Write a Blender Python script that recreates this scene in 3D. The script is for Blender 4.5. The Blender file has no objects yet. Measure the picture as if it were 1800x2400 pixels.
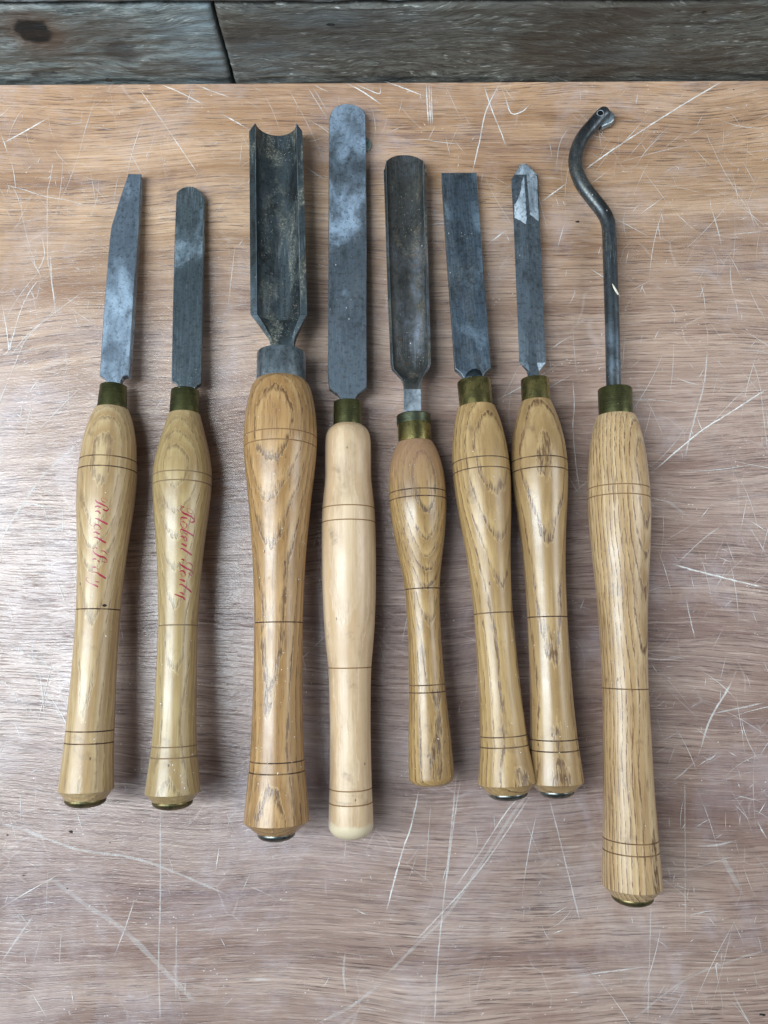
import bpy, bmesh, math, random
from mathutils import Vector, Matrix, noise
from mathutils.bvhtree import BVHTree

random.seed(7)
S = bpy.context.scene
C = S.collection

# ------------------------------------------------------------------ camera
H = 0.53                       # lens height above the table, metres
TILT = math.radians(6.9)
FPX, W_PX, H_PX = 1803.0, 1800.0, 2400.0
cam_d = bpy.data.cameras.new("camera")
cam = bpy.data.objects.new("camera", cam_d)
C.objects.link(cam)
cam.location = (0, 0, H)
cam.rotation_euler = (TILT, 0, 0)
cam_d.sensor_fit = 'VERTICAL'
cam_d.sensor_height = 24.0
cam_d.lens = 24.0 * FPX / H_PX
cam_d.clip_start = 0.01
cam_d.clip_end = 50
S.camera = cam

# ------------------------------------------------------------------ world, lamps, exposure
wd = bpy.data.worlds.new("World")
S.world = wd
wd.use_nodes = True
bg = wd.node_tree.nodes['Background']
bg.inputs['Color'].default_value = (0.80, 0.90, 1.0, 1)
bg.inputs['Strength'].default_value = 0.15

def area(name, loc, target, sx, sy, watts, col):
    d = bpy.data.lights.new(name, 'AREA')
    d.shape = 'RECTANGLE'
    d.size, d.size_y, d.energy, d.color = sx, sy, watts, col
    o = bpy.data.objects.new(name, d)
    C.objects.link(o)
    o.location = loc
    v = Vector(target) - Vector(loc)
    o.rotation_euler = v.to_track_quat('-Z', 'Y').to_euler()
    return o
area('window_light', (-0.74, 0.02, 1.0), (-0.22, 0.04, 0), 0.20, 1.00, 16.5, (0.84, 0.94, 1.0))
area('glare_panel_light', (-0.86, -0.12, 1.25), (-0.35, 0.0, 0), 0.85, 1.40, 15.0, (0.78, 0.90, 1.0))  # extra broad dim lamp, added for glare on the left of the table
area('side_light', (0.95, 0.20, 0.62), (0.2, 0.05, 0), 0.35, 0.5, 5.0, (0.90, 0.96, 1.0))

vs = S.view_settings
vs.view_transform = 'Standard'
vs.look = 'None'
vs.exposure = 0
vs.gamma = 1

# ------------------------------------------------------------------ helpers
def sr(r, g, b, k=1.0):
    f = lambda c: (c / 12.92 if c <= 0.04045 else ((c + 0.055) / 1.055) ** 2.4) * k
    return (f(r / 255), f(g / 255), f(b / 255), 1)

ct, st = math.cos(TILT), math.sin(TILT)
def ray(px, py):
    x, y, z = (px - 900) / FPX, -(py - 1200) / FPX, -1.0
    return Vector((x, ct * y - st * z, st * y + ct * z)).normalized()
EYE = Vector((0, 0, H))
def on_plane(px, py, a, b=0.0):
    """point of the measured picture direction on the plane z = a + b*y"""
    d = ray(px, py)
    t = (a + b * EYE.y - EYE.z) / (d.z - b * d.y)
    return EYE + d * t

def mesh_obj(name, verts, faces, mat, parent=None, smooth=False, mats=None, inv=None, fmat=None):
    me = bpy.data.meshes.new(name)
    if inv is not None:
        verts = [inv @ Vector(v) for v in verts]
    me.from_pydata([tuple(v) for v in verts], [], faces)
    for m in (mats or [mat]):
        me.materials.append(m)
    if fmat:
        for p, i in zip(me.polygons, fmat):
            p.material_index = i
    bm = bmesh.new(); bm.from_mesh(me)
    bmesh.ops.recalc_face_normals(bm, faces=bm.faces)
    bm.to_mesh(me); bm.free()
    for p in me.polygons:
        p.use_smooth = smooth
    o = bpy.data.objects.new(name, me)
    C.objects.link(o)
    if parent is not None:
        o.parent = parent
    return o

def sharp_edges(o, ang=35):
    me = o.data
    bm = bmesh.new(); bm.from_mesh(me)
    for e in bm.edges:
        if len(e.link_faces) == 2 and e.calc_face_angle(0) > math.radians(ang):
            e.smooth = False
    bm.to_mesh(me); bm.free()

def tag(o, label=None, cat=None, group=None, kind=None):
    if label: o['label'] = label
    if cat: o['category'] = cat
    if group: o['group'] = group
    if kind: o['kind'] = kind

# ------------------------------------------------------------------ node helper
class NT:
    def __init__(self, name):
        self.m = bpy.data.materials.new(name)
        self.m.use_nodes = True
        self.t = self.m.node_tree
        self.n, self.l = self.t.nodes, self.t.links
        self.p = self.n['Principled BSDF']
    def new(self, ty, **kw):
        nd = self.n.new(ty)
        for k, v in kw.items():
            setattr(nd, k, v)
        return nd
    def put(self, sock, v):
        if hasattr(v, 'links') or isinstance(v, bpy.types.NodeSocket):
            self.l.new(v, sock)
        else:
            sock.default_value = v
    def coord(self, which='Object'):
        return self.new('ShaderNodeTexCoord').outputs[which]
    def math(self, op, a, b=0.0, c=None, clamp=False):
        nd = self.new('ShaderNodeMath', operation=op, use_clamp=clamp)
        self.put(nd.inputs[0], a); self.put(nd.inputs[1], b)
        if c is not None: self.put(nd.inputs[2], c)
        return nd.outputs[0]
    def sep(self, v):
        nd = self.new('ShaderNodeSeparateXYZ'); self.put(nd.inputs[0], v)
        return nd.outputs[0], nd.outputs[1], nd.outputs[2]
    def comb(self, x, y, z):
        nd = self.new('ShaderNodeCombineXYZ')
        self.put(nd.inputs[0], x); self.put(nd.inputs[1], y); self.put(nd.inputs[2], z)
        return nd.outputs[0]
    def vmul(self, v, s, off=(0, 0, 0)):
        nd = self.new('ShaderNodeMapping')
        self.put(nd.inputs['Vector'], v)
        nd.inputs['Scale'].default_value = s
        nd.inputs['Location'].default_value = off
        return nd.outputs[0]
    def noise(self, v, scale=1.0, detail=3.0, rough=0.5, dist=0.0, out='Fac'):
        nd = self.new('ShaderNodeTexNoise')
        self.put(nd.inputs['Vector'], v)
        nd.inputs['Scale'].default_value = scale
        nd.inputs['Detail'].default_value = detail
        nd.inputs['Roughness'].default_value = rough
        nd.inputs['Distortion'].default_value = dist
        return nd.outputs[out]
    def voro(self, v, scale, feature='F1', rnd=1.0):
        nd = self.new('ShaderNodeTexVoronoi', feature=feature)
        self.put(nd.inputs['Vector'], v)
        nd.inputs['Scale'].default_value = scale
        nd.inputs['Randomness'].default_value = rnd
        return nd
    def ss(self, v, lo, hi, a=0.0, b=1.0):
        nd = self.new('ShaderNodeMapRange', interpolation_type='SMOOTHSTEP')
        self.put(nd.inputs[0], v)
        nd.inputs[1].default_value = lo; nd.inputs[2].default_value = hi
        nd.inputs[3].default_value = a; nd.inputs[4].default_value = b
        return nd.outputs[0]
    def lin(self, v, lo, hi, a=0.0, b=1.0):
        nd = self.new('ShaderNodeMapRange')
        self.put(nd.inputs[0], v)
        nd.inputs[1].default_value = lo; nd.inputs[2].default_value = hi
        nd.inputs[3].default_value = a; nd.inputs[4].default_value = b
        return nd.outputs[0]
    def mix(self, f, a, b, blend='MIX'):
        nd = self.new('ShaderNodeMix', data_type='RGBA', blend_type=blend)
        self.put(nd.inputs[0], f); self.put(nd.inputs[6], a); self.put(nd.inputs[7], b)
        return nd.outputs[2]
    def ramp(self, f, stops):
        nd = self.new('ShaderNodeValToRGB')
        self.put(nd.inputs[0], f)
        el = nd.color_ramp.elements
        el[0].position, el[0].color = stops[0]
        el[1].position, el[1].color = stops[-1]
        for p, c in stops[1:-1]:
            e = el.new(p); e.color = c
        return nd.outputs[0]
    def bump(self, h, strength=0.3, dist=0.001, normal=None):
        nd = self.new('ShaderNodeBump')
        self.put(nd.inputs['Height'], h)
        nd.inputs['Strength'].default_value = strength
        nd.inputs['Distance'].default_value = dist
        if normal is not None: self.put(nd.inputs['Normal'], normal)
        return nd.outputs[0]
    def set(self, **kw):
        for k, v in kw.items():
            self.put(self.p.inputs[k.replace('_', ' ')], v)
        return self.m

# ------------------------------------------------------------------ materials
def mat_table():
    t = NT('table_veneer')
    P = t.coord()
    x, y, z = t.sep(P)
    wob = t.noise(t.vmul(P, (2.6, 3.4, 1)), 1, 2, 0.5)
    wob2 = t.noise(t.vmul(P, (11, 16, 1), (3, 1, 0)), 1, 2, 0.5)
    yy = t.math('ADD', y, t.math('MULTIPLY', t.math('SUBTRACT', wob, 0.5), 0.06))
    yy = t.math('ADD', yy, t.math('MULTIPLY', t.math('SUBTRACT', wob2, 0.5), 0.007))
    G = t.comb(x, yy, 0.0)
    band = t.noise(t.vmul(G, (1.6, 30, 1)), 1, 5, 0.65)
    fine = t.noise(t.vmul(G, (10, 560, 1)), 1, 4, 0.75)
    fine2 = t.noise(t.vmul(G, (30, 760, 1), (8, 0, 0)), 1, 3, 0.7)
    pore = t.noise(t.vmul(G, (36, 950, 1)), 1, 2, 0.6)
    pore_mask = t.ss(t.noise(t.vmul(G, (7, 30, 1), (5, 2, 0)), 1, 3, 0.6), 0.34, 0.60, 0.35, 1.0)
    pores = t.math('MULTIPLY', t.ss(pore, 0.55, 0.63), pore_mask)
    yn = t.math('ADD', y, t.math('MULTIPLY', t.math('SUBTRACT', t.noise(t.vmul(P, (3, 5, 1), (9, 0, 0)), 1, 3), 0.5), 0.10))
    yn = t.math('ADD', yn, t.math('MULTIPLY', x, -0.10))
    zone = t.lin(yn, -0.26, 0.40)
    base = t.ramp(zone, [(0.0, sr(140, 115, 102)), (0.20, sr(116, 93, 86)), (0.40, sr(124, 98, 91)),
                         (0.58, sr(158, 130, 112)), (0.74, sr(178, 144, 110)), (0.86, sr(196, 152, 94)), (1.0, sr(198, 148, 86))])  # veneer tones; the darker front stops also paint in the light's fall-off
    dark = t.mix(0.60, base, sr(92, 62, 56))
    light = t.mix(0.42, base, sr(232, 214, 196))
    col = t.mix(t.ss(band, 0.26, 0.82), light, dark)
    col = t.mix(t.math('MULTIPLY', t.ss(fine, 0.40, 0.64), 0.48), col, t.mix(0.6, base, sr(88, 62, 56)))
    col = t.mix(t.math('MULTIPLY', pores, 0.66), col, sr(66, 44, 40))
    col = t.mix(t.math('MULTIPLY', t.ss(fine2, 0.54, 0.68), 0.36), col, sr(226, 210, 196))
    stk = t.ss(t.noise(t.vmul(G, (2.2, 40, 1), (21, 7, 0)), 1, 5, 0.66), 0.57, 0.70)
    col = t.mix(t.math('MULTIPLY', stk, 0.45), col, sr(96, 76, 82))
    hz = t.ss(t.noise(t.vmul(P, (9, 8, 1), (1, 9, 0)), 1, 6, 0.72, 0.5), 0.50, 0.72)
    col = t.mix(t.math('MULTIPLY', hz, 0.36), col, sr(196, 194, 204))
    hz2 = t.ss(t.noise(t.vmul(P, (5, 9, 1), (4, 2, 0)), 1, 6, 0.75, 0.3), 0.52, 0.70)
    col = t.mix(t.math('MULTIPLY', hz2, 0.38), col, sr(84, 60, 58))
    rp = t.ss(t.noise(t.vmul(P, (4.5, 6.5, 1), (14, 5, 0)), 1, 5, 0.7, 0.4), 0.46, 0.64)
    col = t.mix(t.math('MULTIPLY', rp, 0.34), col, sr(122, 90, 72))
    cl = t.ss(t.noise(t.vmul(P, (6, 5, 1), (2, 15, 0)), 1, 6, 0.75, 0.4), 0.48, 0.66)
    col = t.mix(t.math('MULTIPLY', cl, 0.20), col, sr(206, 200, 202))
    vv = t.new('ShaderNodeVectorMath', operation='ADD')
    t.put(vv.inputs[0], P); t.put(vv.inputs[1], t.vmul(t.noise(P, 14, 2, out='Color'), (0.06, 0.06, 0)))
    ed = t.voro(vv.outputs[0], 30, 'DISTANCE_TO_EDGE').outputs[0]
    ln = t.math('MULTIPLY', t.ss(ed, 0.0, 0.02, 1, 0), t.ss(t.noise(P, 22, 3, 0.6), 0.50, 0.62))
    col = t.mix(t.math('MULTIPLY', ln, 0.14), col, sr(228, 226, 226))
    nk = t.voro(t.vmul(P, (1, 1.6, 1)), 190)
    nick = t.math('MULTIPLY', t.ss(nk.outputs[0], 0.06, 0.14, 1, 0), t.ss(t.noise(P, 33, 2), 0.54, 0.64))
    col = t.mix(t.math('MULTIPLY', nick, 0.7), col, sr(232, 226, 220))
    col = t.mix(1.0, col, (0.98, 0.93, 0.93, 1), 'MULTIPLY')
    speck = t.noise(t.vmul(P, (260, 620, 1)), 1, 3, 0.7)
    hgt = t.math('ADD', t.math('MULTIPLY', fine, 0.8), t.math('MULTIPLY', pores, -1.2))
    hgt = t.math('ADD', hgt, t.math('MULTIPLY', speck, 0.5))
    b = t.bump(hgt, 0.45, 0.0006)
    b2 = t.bump(t.math('ADD', t.math('MULTIPLY', speck, 1.3), t.math('SUBTRACT', t.math('MULTIPLY', fine, 0.6), t.math('MULTIPLY', pores, 0.5))), 0.36, 0.0006)
    t.set(Base_Color=col, Roughness=0.58, Normal=b, Coat_Weight=1.0, Coat_Roughness=t.lin(t.noise(P, 7, 5, 0.65), 0.3, 0.7, 0.15, 0.32),
          Coat_Normal=b2, Specular_IOR_Level=0.25)
    return t.m

def mat_scratch():
    t = NT('scratch_white')
    at = t.new('ShaderNodeAttribute'); at.attribute_name = 'strength'
    P = t.coord()
    n = t.noise(t.vmul(P, (900, 900, 900)), 1, 3, 0.7)
    n2 = t.noise(P, 60, 2, 0.6)
    a = t.math('MULTIPLY', at.outputs['Fac'], t.ss(n, 0.28, 0.52, 0.3, 1))
    a = t.math('MULTIPLY', a, t.ss(n2, 0.30, 0.55, 0.45, 1), clamp=True)
    t.set(Base_Color=sr(232, 230, 226), Roughness=0.6, Alpha=a)
    return t.m

def mat_wood(name, light, mid, dark, pith=(0.0, -0.03), spacing=0.004, pore=0.5, seed=0.0, rough=0.35, ring=0.6,
             lean=0.02, wob=0.004, dust_top=None, pale_end=None, ax=0.0, coat=0.3, spec=1.0):
    tw = lambda c: (c[0] * 1.0, c[1] * 0.98, c[2] * 1.0, 1)
    light, mid, dark = tw(light), tw(mid), tw(dark)
    t = NT(name)
    P = t.coord()
    x, y, z = t.sep(P)
    n1 = t.noise(t.vmul(P, (22, 7, 22), (seed, seed * 1.7, 0)), 1, 2, 0.5, out='Color')
    nx, ny, nz = t.sep(n1)
    dx = t.math('MULTIPLY', t.math('SUBTRACT', nx, 0.5), wob * 2)
    dz = t.math('MULTIPLY', t.math('SUBTRACT', nz, 0.5), wob * 2)
    X = t.math('ADD', t.math('ADD', x, dx), t.math('MULTIPLY', y, ax))
    X = t.math('SUBTRACT', X, pith[0])
    Z = t.math('ADD', t.math('ADD', z, dz), t.math('MULTIPLY', y, lean))
    Z = t.math('SUBTRACT', Z, pith[1])
    r = t.math('SQRT', t.math('ADD', t.math('MULTIPLY', X, X), t.math('MULTIPLY', Z, Z)))
    jag = t.noise(t.vmul(P, (420, 60, 420), (seed, 0, 2)), 1, 3, 0.6)
    rv = t.math('ADD', t.math('DIVIDE', r, spacing), t.math('MULTIPLY', t.math('SUBTRACT', jag, 0.5), 0.45))
    rv = t.math('ADD', rv, t.math('MULTIPLY', t.noise(t.vmul(P, (1, 1, 1), (seed, 4, 0)), 30, 1), 0.7))
    f = t.math('FRACT', rv)
    # early-wood: sharp start, soft tail
    d1 = t.math('MULTIPLY', t.ss(f, 0.0, 0.08), t.ss(f, 0.10, 0.34, 1, 0))
    broad = t.ss(f, 0.2, 1.0)
    cell = t.noise(t.comb(t.math('FLOOR', rv), seed, 0.0), 3.1, 0)
    streak = t.noise(t.vmul(P, (260, 7, 260), (seed, 0, 0)), 1, 4, 0.7)
    tone = t.noise(t.vmul(P, (40, 6, 40), (0, seed, 0)), 1, 3, 0.6)
    col = t.mix(broad, light, mid)
    col = t.mix(t.math('MULTIPLY', t.ss(streak, 0.42, 0.66), 0.75), col, t.mix(0.25, mid, dark))
    col = t.mix(t.math('MULTIPLY', t.ss(tone, 0.42, 0.75), 0.55), col, t.mix(0.35, mid, dark))
    pr = t.noise(t.vmul(P, (900, 130, 900), (seed, 2, 0)), 1, 2, 0.6)
    prs = t.ss(pr, 0.42, 0.58)
    dk = t.math('MULTIPLY', d1, t.math('ADD', t.math('MULTIPLY', prs, 0.85), 0.38))
    dk = t.math('MULTIPLY', dk, t.lin(cell, 0.3, 0.7, 0.75, 1.25), clamp=True)
    col = t.mix(t.math('MULTIPLY', dk, ring, clamp=True), col, dark)
    pr2 = t.math('MULTIPLY', t.ss(t.noise(t.vmul(P, (900, 60, 900), (seed + 5, 2, 0)), 1, 2, 0.6), 0.56, 0.66), pore * 0.6)
    col = t.mix(pr2, col, dark)
    # handling grime and little dents
    gr = t.ss(t.noise(P, 55, 5, 0.7, 0.4), 0.58, 0.75)
    col = t.mix(t.math('MULTIPLY', gr, 0.45), col, sr(84, 64, 48))
    gr2 = t.ss(t.noise(t.vmul(P, (26, 12, 26), (seed, 8, 0)), 1, 5, 0.7), 0.48, 0.68)
    col = t.mix(t.math('MULTIPLY', gr2, 0.30), col, sr(120, 92, 64))
    dn = t.voro(t.vmul(P, (1, 0.6, 1), (seed, 0, 0)), 120)
    dent = t.math('MULTIPLY', t.ss(dn.outputs[0], 0.04, 0.10, 1, 0), t.ss(t.noise(P, 40, 1), 0.52, 0.6))
    col = t.mix(t.math('MULTIPLY', dent, 0.75), col, sr(60, 42, 34))
    rg = t.lin(t.noise(P, 45, 4, 0.6), 0.3, 0.7, rough - 0.08, rough + 0.14)
    if dust_top:
        y0, y1, c, amt = dust_top
        m = t.ss(t.math('ADD', y, t.math('MULTIPLY', t.math('SUBTRACT', t.noise(P, 70, 4, 0.7), 0.5), 0.03)), y0, y1)
        m = t.math('MULTIPLY', m, t.lin(t.noise(t.vmul(P, (900, 500, 900)), 1, 3, 0.7), 0.3, 0.7, amt * 0.7, amt), clamp=True)
        col = t.mix(m, col, c)
        rg = t.mix(m, rg, (0.8, 0.8, 0.8, 1))
    if pale_end:
        y0, y1, c = pale_end
        wv = t.math('ADD', y, t.math('MULTIPLY', t.math('SUBTRACT', t.noise(t.vmul(P, (60, 5, 60)), 1, 2), 0.5), 0.012))
        col = t.mix(t.ss(wv, y0, y1, 1, 0), col, c)
    h = t.math('ADD', t.math('MULTIPLY', prs, t.math('MULTIPLY', d1, -1.0)), t.math('MULTIPLY', streak, 0.5))
    h = t.math('ADD', h, t.math('MULTIPLY', dent, -2.0))
    b = t.bump(h, 0.22, 0.0004)
    b2 = t.bump(t.math('ADD', t.math('MULTIPLY', h, 0.7), t.noise(P, 140, 4, 0.65)), 0.22, 0.0007)
    t.set(Base_Color=col, Roughness=rg, Normal=b, Coat_Weight=coat, Coat_Roughness=0.30, Coat_Normal=b2, Specular_IOR_Level=0.35)
    return t.m

def mat_steel(name, base, smear_sheen, seed=0.0, rough=0.38, dust=0.0, rust=0.0, smear_sheen_lo=0.48, smear_sheen_hi=0.70, dust_col=(150, 142, 122), brush=0.25, metal=0.82, smear_sheen_y=None, patina=0.6, wipe_k=0.6):
    t = NT(name)
    P = t.coord()
    kk = lambda c: (min(1, c[0] * 1.3), min(1, c[1] * 1.3), min(1, c[2] * 1.3), 1)
    base, smear_sheen = kk(base), kk(smear_sheen)
    w = t.new('ShaderNodeVectorMath', operation='ADD')
    t.put(w.inputs[0], P)
    t.put(w.inputs[1], t.vmul(t.noise(t.vmul(P, (1, 1, 1), (seed, 0, seed)), 18, 2, out='Color'), (0.012, 0.03, 0.012)))
    W = w.outputs[0]
    s = t.noise(t.vmul(W, (34, 20, 34), (seed * 3, seed, 0)), 1, 5, 0.6, 0.25)
    if smear_sheen_y:
        s = t.math('ADD', s, t.ss(t.sep(P)[1], smear_sheen_y[0], smear_sheen_y[1], -0.16, 0.06))
    sm = t.ss(s, smear_sheen_lo, smear_sheen_hi)
    s2 = t.noise(t.vmul(P, (1400, 60, 1400), (seed, 0, 0)), 1, 3, 0.6)
    rot = t.new('ShaderNodeMapping'); t.put(rot.inputs['Vector'], P)
    rot.inputs['Rotation'].default_value = (0, 0, math.radians(38)); rot.inputs['Scale'].default_value = (1600, 45, 1)
    s3 = t.noise(rot.outputs[0], 1, 2, 0.6)
    wipe = t.math('MULTIPLY', t.ss(s3, 0.54, 0.68), t.ss(t.noise(t.vmul(P, (30, 20, 30), (seed + 4, 0, 0)), 1, 3), 0.50, 0.68))
    mott = t.noise(t.vmul(P, (330, 330, 330), (seed, 0, 0)), 1, 4, 0.7)
    col = t.mix(sm, base, smear_sheen)  # smudges, their colour lightened to paint in smeared reflections as well
    col = t.mix(t.math('MULTIPLY', t.ss(s2, 0.4, 0.7), brush), col, smear_sheen)
    col = t.mix(t.math('MULTIPLY', wipe, wipe_k * 0.6, clamp=True), col, sr(205, 220, 232))
    col = t.mix(t.math('MULTIPLY', t.ss(mott, 0.47, 0.66), 0.55), col, sr(44, 44, 44))
    pt = t.noise(t.vmul(P, (70, 34, 70), (seed + 2, 0, seed)), 1, 6, 0.72, 0.4)
    ptm = t.ss(pt, 0.47, 0.66)
    col = t.mix(t.math('MULTIPLY', ptm, patina), col, sr(50, 50, 48))
    met = metal
    rg = t.math('ADD', t.lin(mott, 0.3, 0.7, rough - 0.05, rough + 0.08), t.math('MULTIPLY', sm, 0.10))
    if dust:
        dm = t.ss(t.noise(t.vmul(P, (60, 22, 60), (seed + 9, 1, 0)), 1, 4, 0.6, 0.5), 0.5, 0.62)
        sp = t.ss(t.noise(t.vmul(P, (700, 700, 700)), 1, 3, 0.75), 0.46, 0.66)
        dd = t.math('MULTIPLY', t.math('MULTIPLY', dm, t.math('ADD', t.math('MULTIPLY', sp, 0.8), 0.2)), dust, clamp=True)
        col = t.mix(dd, col, sr(*dust_col))
        met = t.math('MULTIPLY', t.math('SUBTRACT', 1.0, dd), metal)
    if rust:
        rs = t.math('MULTIPLY', t.ss(t.noise(t.vmul(P, (260, 200, 260), (seed, 3, 0)), 1, 5, 0.75), 0.54, 0.70), rust)
        col = t.mix(rs, col, sr(96, 74, 50))
        rg = t.math('ADD', rg, t.math('MULTIPLY', rs, 0.25), clamp=True)
    # odd bright nicks
    vn = t.voro(t.vmul(P, (1, 0.7, 1), (seed, 0, 0)), 170)
    nick = t.math('MULTIPLY', t.ss(vn.outputs[0], 0.05, 0.09, 1, 0), t.ss(t.noise(P, 60, 1), 0.56, 0.62))
    col = t.mix(nick, col, sr(225, 230, 232))
    b = t.bump(t.math('ADD', t.math('MULTIPLY', s2, 0.6), t.math('MULTIPLY', mott, 0.6)), 0.12, 0.0003)
    t.set(Base_Color=col, Metallic=met, Roughness=rg, Normal=b)
    return t.m

def mat_brass(name, base, seed, rough=0.34, grime=0.3):
    t = NT(name)
    P = t.coord()
    turn = t.noise(t.vmul(P, (4, 2600, 4), (seed, 0, 0)), 1, 3, 0.6)
    pat = t.noise(t.vmul(P, (120, 90, 120), (seed, seed, 0)), 1, 5, 0.7, 0.4)
    col = t.mix(t.ss(pat, 0.38, 0.62), base, t.mix(0.75, base, sr(40, 44, 32)))
    col = t.mix(t.math('MULTIPLY', t.ss(turn, 0.45, 0.7), 0.25), col, sr(176, 168, 110))
    sp = t.voro(P, 520)
    sps = t.math('MULTIPLY', t.ss(sp.outputs[0], 0.10, 0.2, 1, 0), t.ss(t.noise(P, 90, 2), 0.5, 0.6))
    col = t.mix(t.math('MULTIPLY', sps, grime * 2, clamp=True), col, sr(38, 36, 28))
    b = t.bump(t.math('ADD', turn, pat), 0.10, 0.0003)
    t.set(Base_Color=col, Metallic=0.9, Roughness=t.lin(pat, 0.3, 0.7, rough - 0.06, rough + 0.14), Normal=b)
    return t.m

def mat_plain(name, col, rough=0.5, metal=0.0, var=0.15, alpha=None):
    t = NT(name)
    P = t.coord()
    n = t.noise(P, 300, 4, 0.7)
    c = t.mix(t.math('MULTIPLY', t.ss(n, 0.35, 0.7), var), col, (col[0] * 0.35, col[1] * 0.35, col[2] * 0.35, 1))
    t.set(Base_Color=c, Roughness=rough, Metallic=metal)
    return t.m

def mat_ink():
    t = NT('red_ink')
    P = t.coord()
    w = t.noise(P, 900, 4, 0.7)
    c = t.mix(t.ss(t.noise(P, 200, 2), 0.35, 0.7), sr(140, 22, 44), sr(158, 46, 76))
    t.set(Base_Color=c, Roughness=0.4, Alpha=t.ss(w, 0.28, 0.38, 0.5, 1.0))
    return t.m

def mat_plank(name, a, b_, seed, blue=0.3, knot=None):
    t = NT(name)
    P = t.coord()
    x, y, z = t.sep(P)
    wob = t.noise(t.vmul(P, (7, 7, 18), (seed, 0, 0)), 1, 2)
    zz = t.math('ADD', z, t.math('MULTIPLY', t.math('SUBTRACT', wob, 0.5), 0.05))
    G = t.comb(x, y, zz)
    fib = t.noise(t.vmul(G, (34, 34, 330), (seed, 0, 0)), 1, 5, 0.72)
    fib2 = t.noise(t.vmul(G, (90, 90, 640), (seed, 3, 0)), 1, 3, 0.7)
    big = t.noise(t.vmul(P, (9, 9, 24), (seed, 0, 0)), 1, 4, 0.6)
    col = t.mix(t.ss(fib, 0.36, 0.66), a, b_)
    col = t.mix(t.math('MULTIPLY', t.ss(fib2, 0.48, 0.66), 0.6), col, sr(36, 40, 42))
    fl = t.math('MULTIPLY', t.ss(t.noise(t.vmul(G, (80, 80, 640), (seed + 3, 3, 0)), 1, 3, 0.65), 0.58, 0.68), 0.75)
    col = t.mix(fl, col, sr(196, 198, 192))
    col = t.mix(t.math('MULTIPLY', t.ss(big, 0.42, 0.62), 0.65), col, sr(70, 60, 50))
    blk = t.ss(t.noise(t.vmul(P, (13, 13, 40), (seed + 2, 0, 0)), 1, 6, 0.75), 0.54, 0.68)
    col = t.mix(t.math('MULTIPLY', blk, 0.6), col, sr(34, 35, 36))
    bl = t.ss(t.noise(t.vmul(P, (6, 6, 20), (seed + 7, 0, 0)), 1, 3), 0.5, 0.68)
    col = t.mix(t.math('MULTIPLY', bl, blue), col, sr(130, 150, 160))
    if knot:
        kx, kz, kr = knot
        dx = t.math('SUBTRACT', x, kx); dz = t.math('MULTIPLY', t.math('SUBTRACT', z, kz), 1.25)
        dd = t.math('SQRT', t.math('ADD', t.math('MULTIPLY', dx, dx), t.math('MULTIPLY', dz, dz)))
        dd = t.math('ADD', dd, t.math('MULTIPLY', t.math('SUBTRACT', t.noise(P, 90, 4, 0.7), 0.5), 0.010))
        col = t.mix(t.ss(dd, kr * 0.8, kr * 3.2, 0.75, 0), col, sr(92, 70, 54))
        col = t.mix(t.ss(dd, kr * 0.85, kr * 1.3, 1.0, 0), col, sr(14, 16, 16))
        d2 = t.math('SQRT', t.math('ADD', t.math('POWER', t.math('SUBTRACT', x, kx + 0.052), 2), t.math('POWER', t.math('MULTIPLY', t.math('SUBTRACT', z, kz - 0.020), 1.3), 2)))
        d2 = t.math('ADD', d2, t.math('MULTIPLY', t.math('SUBTRACT', t.noise(P, 70, 4, 0.7), 0.5), 0.014))
        col = t.mix(t.ss(d2, 0.008, 0.019, 0.7, 0), col, sr(50, 50, 52))
    h = t.math('ADD', fib, t.math('MULTIPLY', fib2, -0.8))
    bp = t.bump(h, 0.6, 0.0018)
    t.set(Base_Color=col, Roughness=t.lin(fib, 0.3, 0.7, 0.42, 0.66), Normal=bp, Specular_IOR_Level=0.5)
    return t.m

# ------------------------------------------------------------------ the table
TAB_TH = 0.028
EL = on_plane(-400, 199.2, 0.0)         # back edge of the table, left and right
ER = on_plane(2200, 184.8, 0.0)
table = bpy.data.objects.new('table', None); C.objects.link(table)
table.location = (0, 0, 0)
tag(table, 'scratched reddish brown wooden table carrying the row of turning tools', 'table')
u = (ER - EL).normalized()
back = [EL - u * 0.5, ER + u * 0.5]
bk = [back[0], back[1], Vector((back[1].x, -0.75, 0)), Vector((back[0].x, -0.75, 0))]
e = 0.0012
def slab(pts, z1, z0, bev):
    n = len(pts)
    c = sum(pts, Vector()) / n
    ins = [p + (c - p).normalized() * bev * 1.4 for p in pts]
    V = [Vector((p.x, p.y, z1)) for p in ins] + [Vector((p.x, p.y, z1 - bev)) for p in pts] + [Vector((p.x, p.y, z0)) for p in pts]
    F = [list(range(n))]
    for k in (0, n):
        for i in range(n):
            j = (i + 1) % n
            F.append([k + i, k + j, k + n + j, k + n + i])
    F.append(list(range(2 * n, 3 * n))[::-1])
    return V, F
V, F = slab(bk, 0.0, -TAB_TH, e)
mesh_obj('tabletop', V, F, mat_table(), table)

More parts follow.
